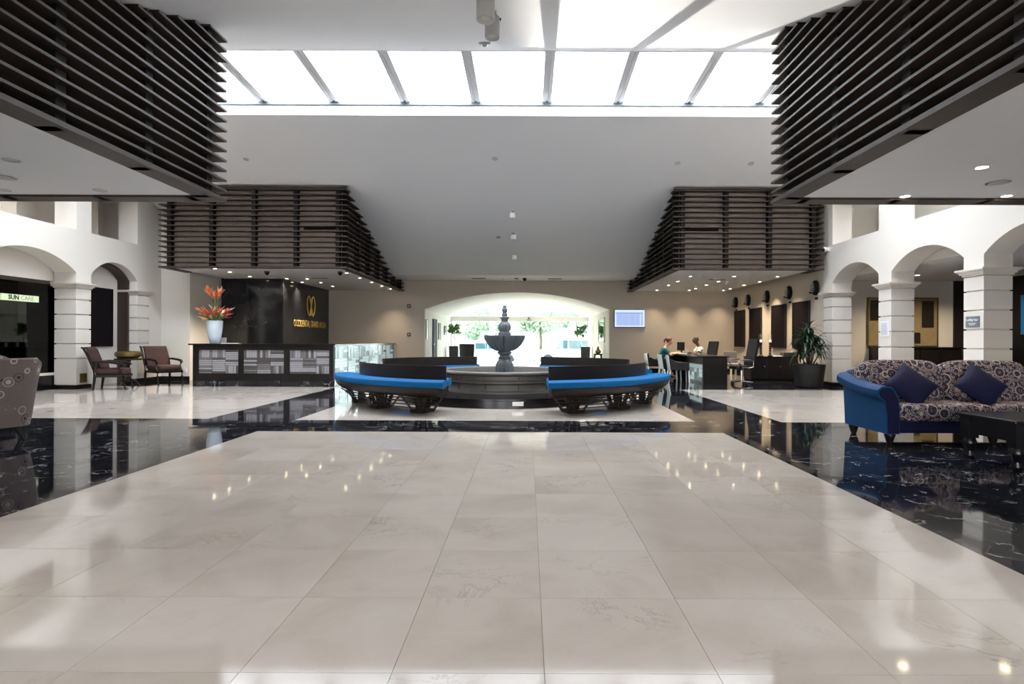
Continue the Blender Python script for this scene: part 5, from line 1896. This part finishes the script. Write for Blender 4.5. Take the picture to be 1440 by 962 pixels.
x, y = on_soffit(1403, 254)
vent('round grey ceiling speaker in the near right soffit', x, y, zs, .13, .13, True)
x, y = on_soffit(4, 252)
vent('round grey ceiling speaker in the near left soffit', x, y, zs, .13, .13, True)
for lab, px, py in (('slot air vent in the soffit above reception', 449, 392), ('slot air vent in the soffit above the concierge desk', 1008, 392)):
    x, y = on_soffit(px, py)
    vent(lab, x, y, zs, .14, .55)
for lab, px in (('slot air vent in the flat ceiling left of the entrance axis', 673), ('slot air vent in the flat ceiling right of the entrance axis', 780)):
    vent(lab, XP(px, 21.6), 21.6, 3.56, .18, .55)


def dome(label, x, y, z, mm='matblack', r=.07, cat='camera', name='dome_camera'):
    e = thing(name, label, cat, (x, y, z))
    MB().lathe([(r * 1.1, 0), (r * 1.1, -.03), (r, -.04)], 20).build('base', 'ringwhite' if mm != 'matblack' else 'bronze', e, True)
    MB().lathe([(r * .85, -.04), (r * .8, -.07), (r * .5, -.10), (r * .05, -.115)], 20).build('dome', mm, e, True)


for lab, px, py in (('black dome camera under the reception soffit, left of the black wall corner', 375, 383), ('black dome camera under the reception soffit near its hall corner', 478, 383)):
    x, y = on_soffit(px, py)
    dome(lab, x, max(y, 15.75), zs)
dome('black dome camera on the flat ceiling before the entrance', XP(737.5, 21.5), 21.5, 3.56)
dome('white smoke detector on the flat ceiling before the entrance', XP(708, 21.5), 21.5, 3.56, 'ringwhite', .07, 'detector', 'smoke_detector')
ex = thing('ceiling_sensor', 'small dark box on the flat ceiling beside the dome camera', 'sensor', (XP(726, 21.5), 21.5, 3.56))
MB().box(-.09, .09, -.04, .04, -.05, 0).build('case', 'metalgrey', ex, bevel=.005)
MB().box(-.07, .07, -.045, -.04, -.04, -.01).build('face', 'matblack', ex)

TN, TF = math.atan(.40), -math.atan(.345)
sd1 = thing('smoke_detector', 'small grey detector on the near slope of the ceiling below the skylight', 'detector', (XP(680, 9.45), 9.45, z_near(9.45)))
sd1.rotation_euler = (TN, 0, 0)
MB().lathe([(.10, 0), (.10, -.02), (.09, -.03)], 20).build('base', 'metalgrey', sd1, True)
MB().lathe([(.05, -.03), (.045, -.06), (.01, -.075)], 16).build('head', 'bulboff', sd1, True)
for lab, px, d in (('recessed spot in the far ceiling slope beside the near left louvres', 345, 14.3), ('small recessed spot in the far ceiling slope on the hall axis', 695, 14.25), ('recessed spot in the far ceiling slope above the concierge louvres', 952, 14.4), ('recessed spot in the far ceiling slope beside the near right louvres', 1055, 14.4), ('small recessed spot low on the far ceiling slope near the cylinder lamps', 700.5, 18.0)):
    downlight(lab, 'unlit spots in the far ceiling slope', XP(px, d), d, z_far(d), TF, 0, lit=False, r=.05)


def cylinder_lamp(label, x, y, z, ln=.23, shade='metalgrey'):
    e = thing('cylinder_lamp', label, 'ceiling lamp', (x, y, z), 0, 'grey cylinder lamps on the hall axis')
    MB().lathe([(.05, 0.04), (.05, -.035)], 16).build('canopy', 'metalgrey', e, True)
    MB().lathe([(.018, -.03), (.018, -.09)], 10).build('stem', 'matblack', e, True)
    MB().lathe([(.080, -.08), (.085, -.085), (.085, -.08 - ln), (.078, -.083 - ln), (.072, -.07 - ln), (.02, -.06 - ln)], 28).build('shade', shade, e, True)
    MB().lathe([(.068, -.064 - ln), (.01, -.063 - ln)], 20).build('lens', 'bulboff', e)
    k = MB()
    for s in (-1, 1):
        k.bar((s * .085, 0, -.10), (s * .10, 0, -.10), .02)
    k.build('screw', 'matblack', e)


cylinder_lamp('grey cylinder lamp hanging nearest the camera at the top of the picture', XP(681, 5.25), 5.25, z_near(5.25))
cylinder_lamp('grey cylinder lamp hanging just behind the nearest one', XP(690.5, 6.5), 6.5, z_near(6.5))
for lab, d in (('pale cylinder lamp on the far ceiling slope, highest of three', 16.5), ('pale cylinder lamp on the far ceiling slope, middle of three', 17.7), ('pale cylinder lamp on the far ceiling slope, lowest of three', 18.98)):
    cylinder_lamp(lab, -.45, d, z_far(d), .14, 'ringwhite')

for i, (x, y) in enumerate(((10.2, 14.9), (11.6, 14.9), (10.6, 12.0), (10.6, 9.3))):
    downlight('white recessed downlight in the corridor ceiling behind the right arcade', 'corridor downlights', x, y, 2.95, 0, 18 * KL, r=.05, angle=140)
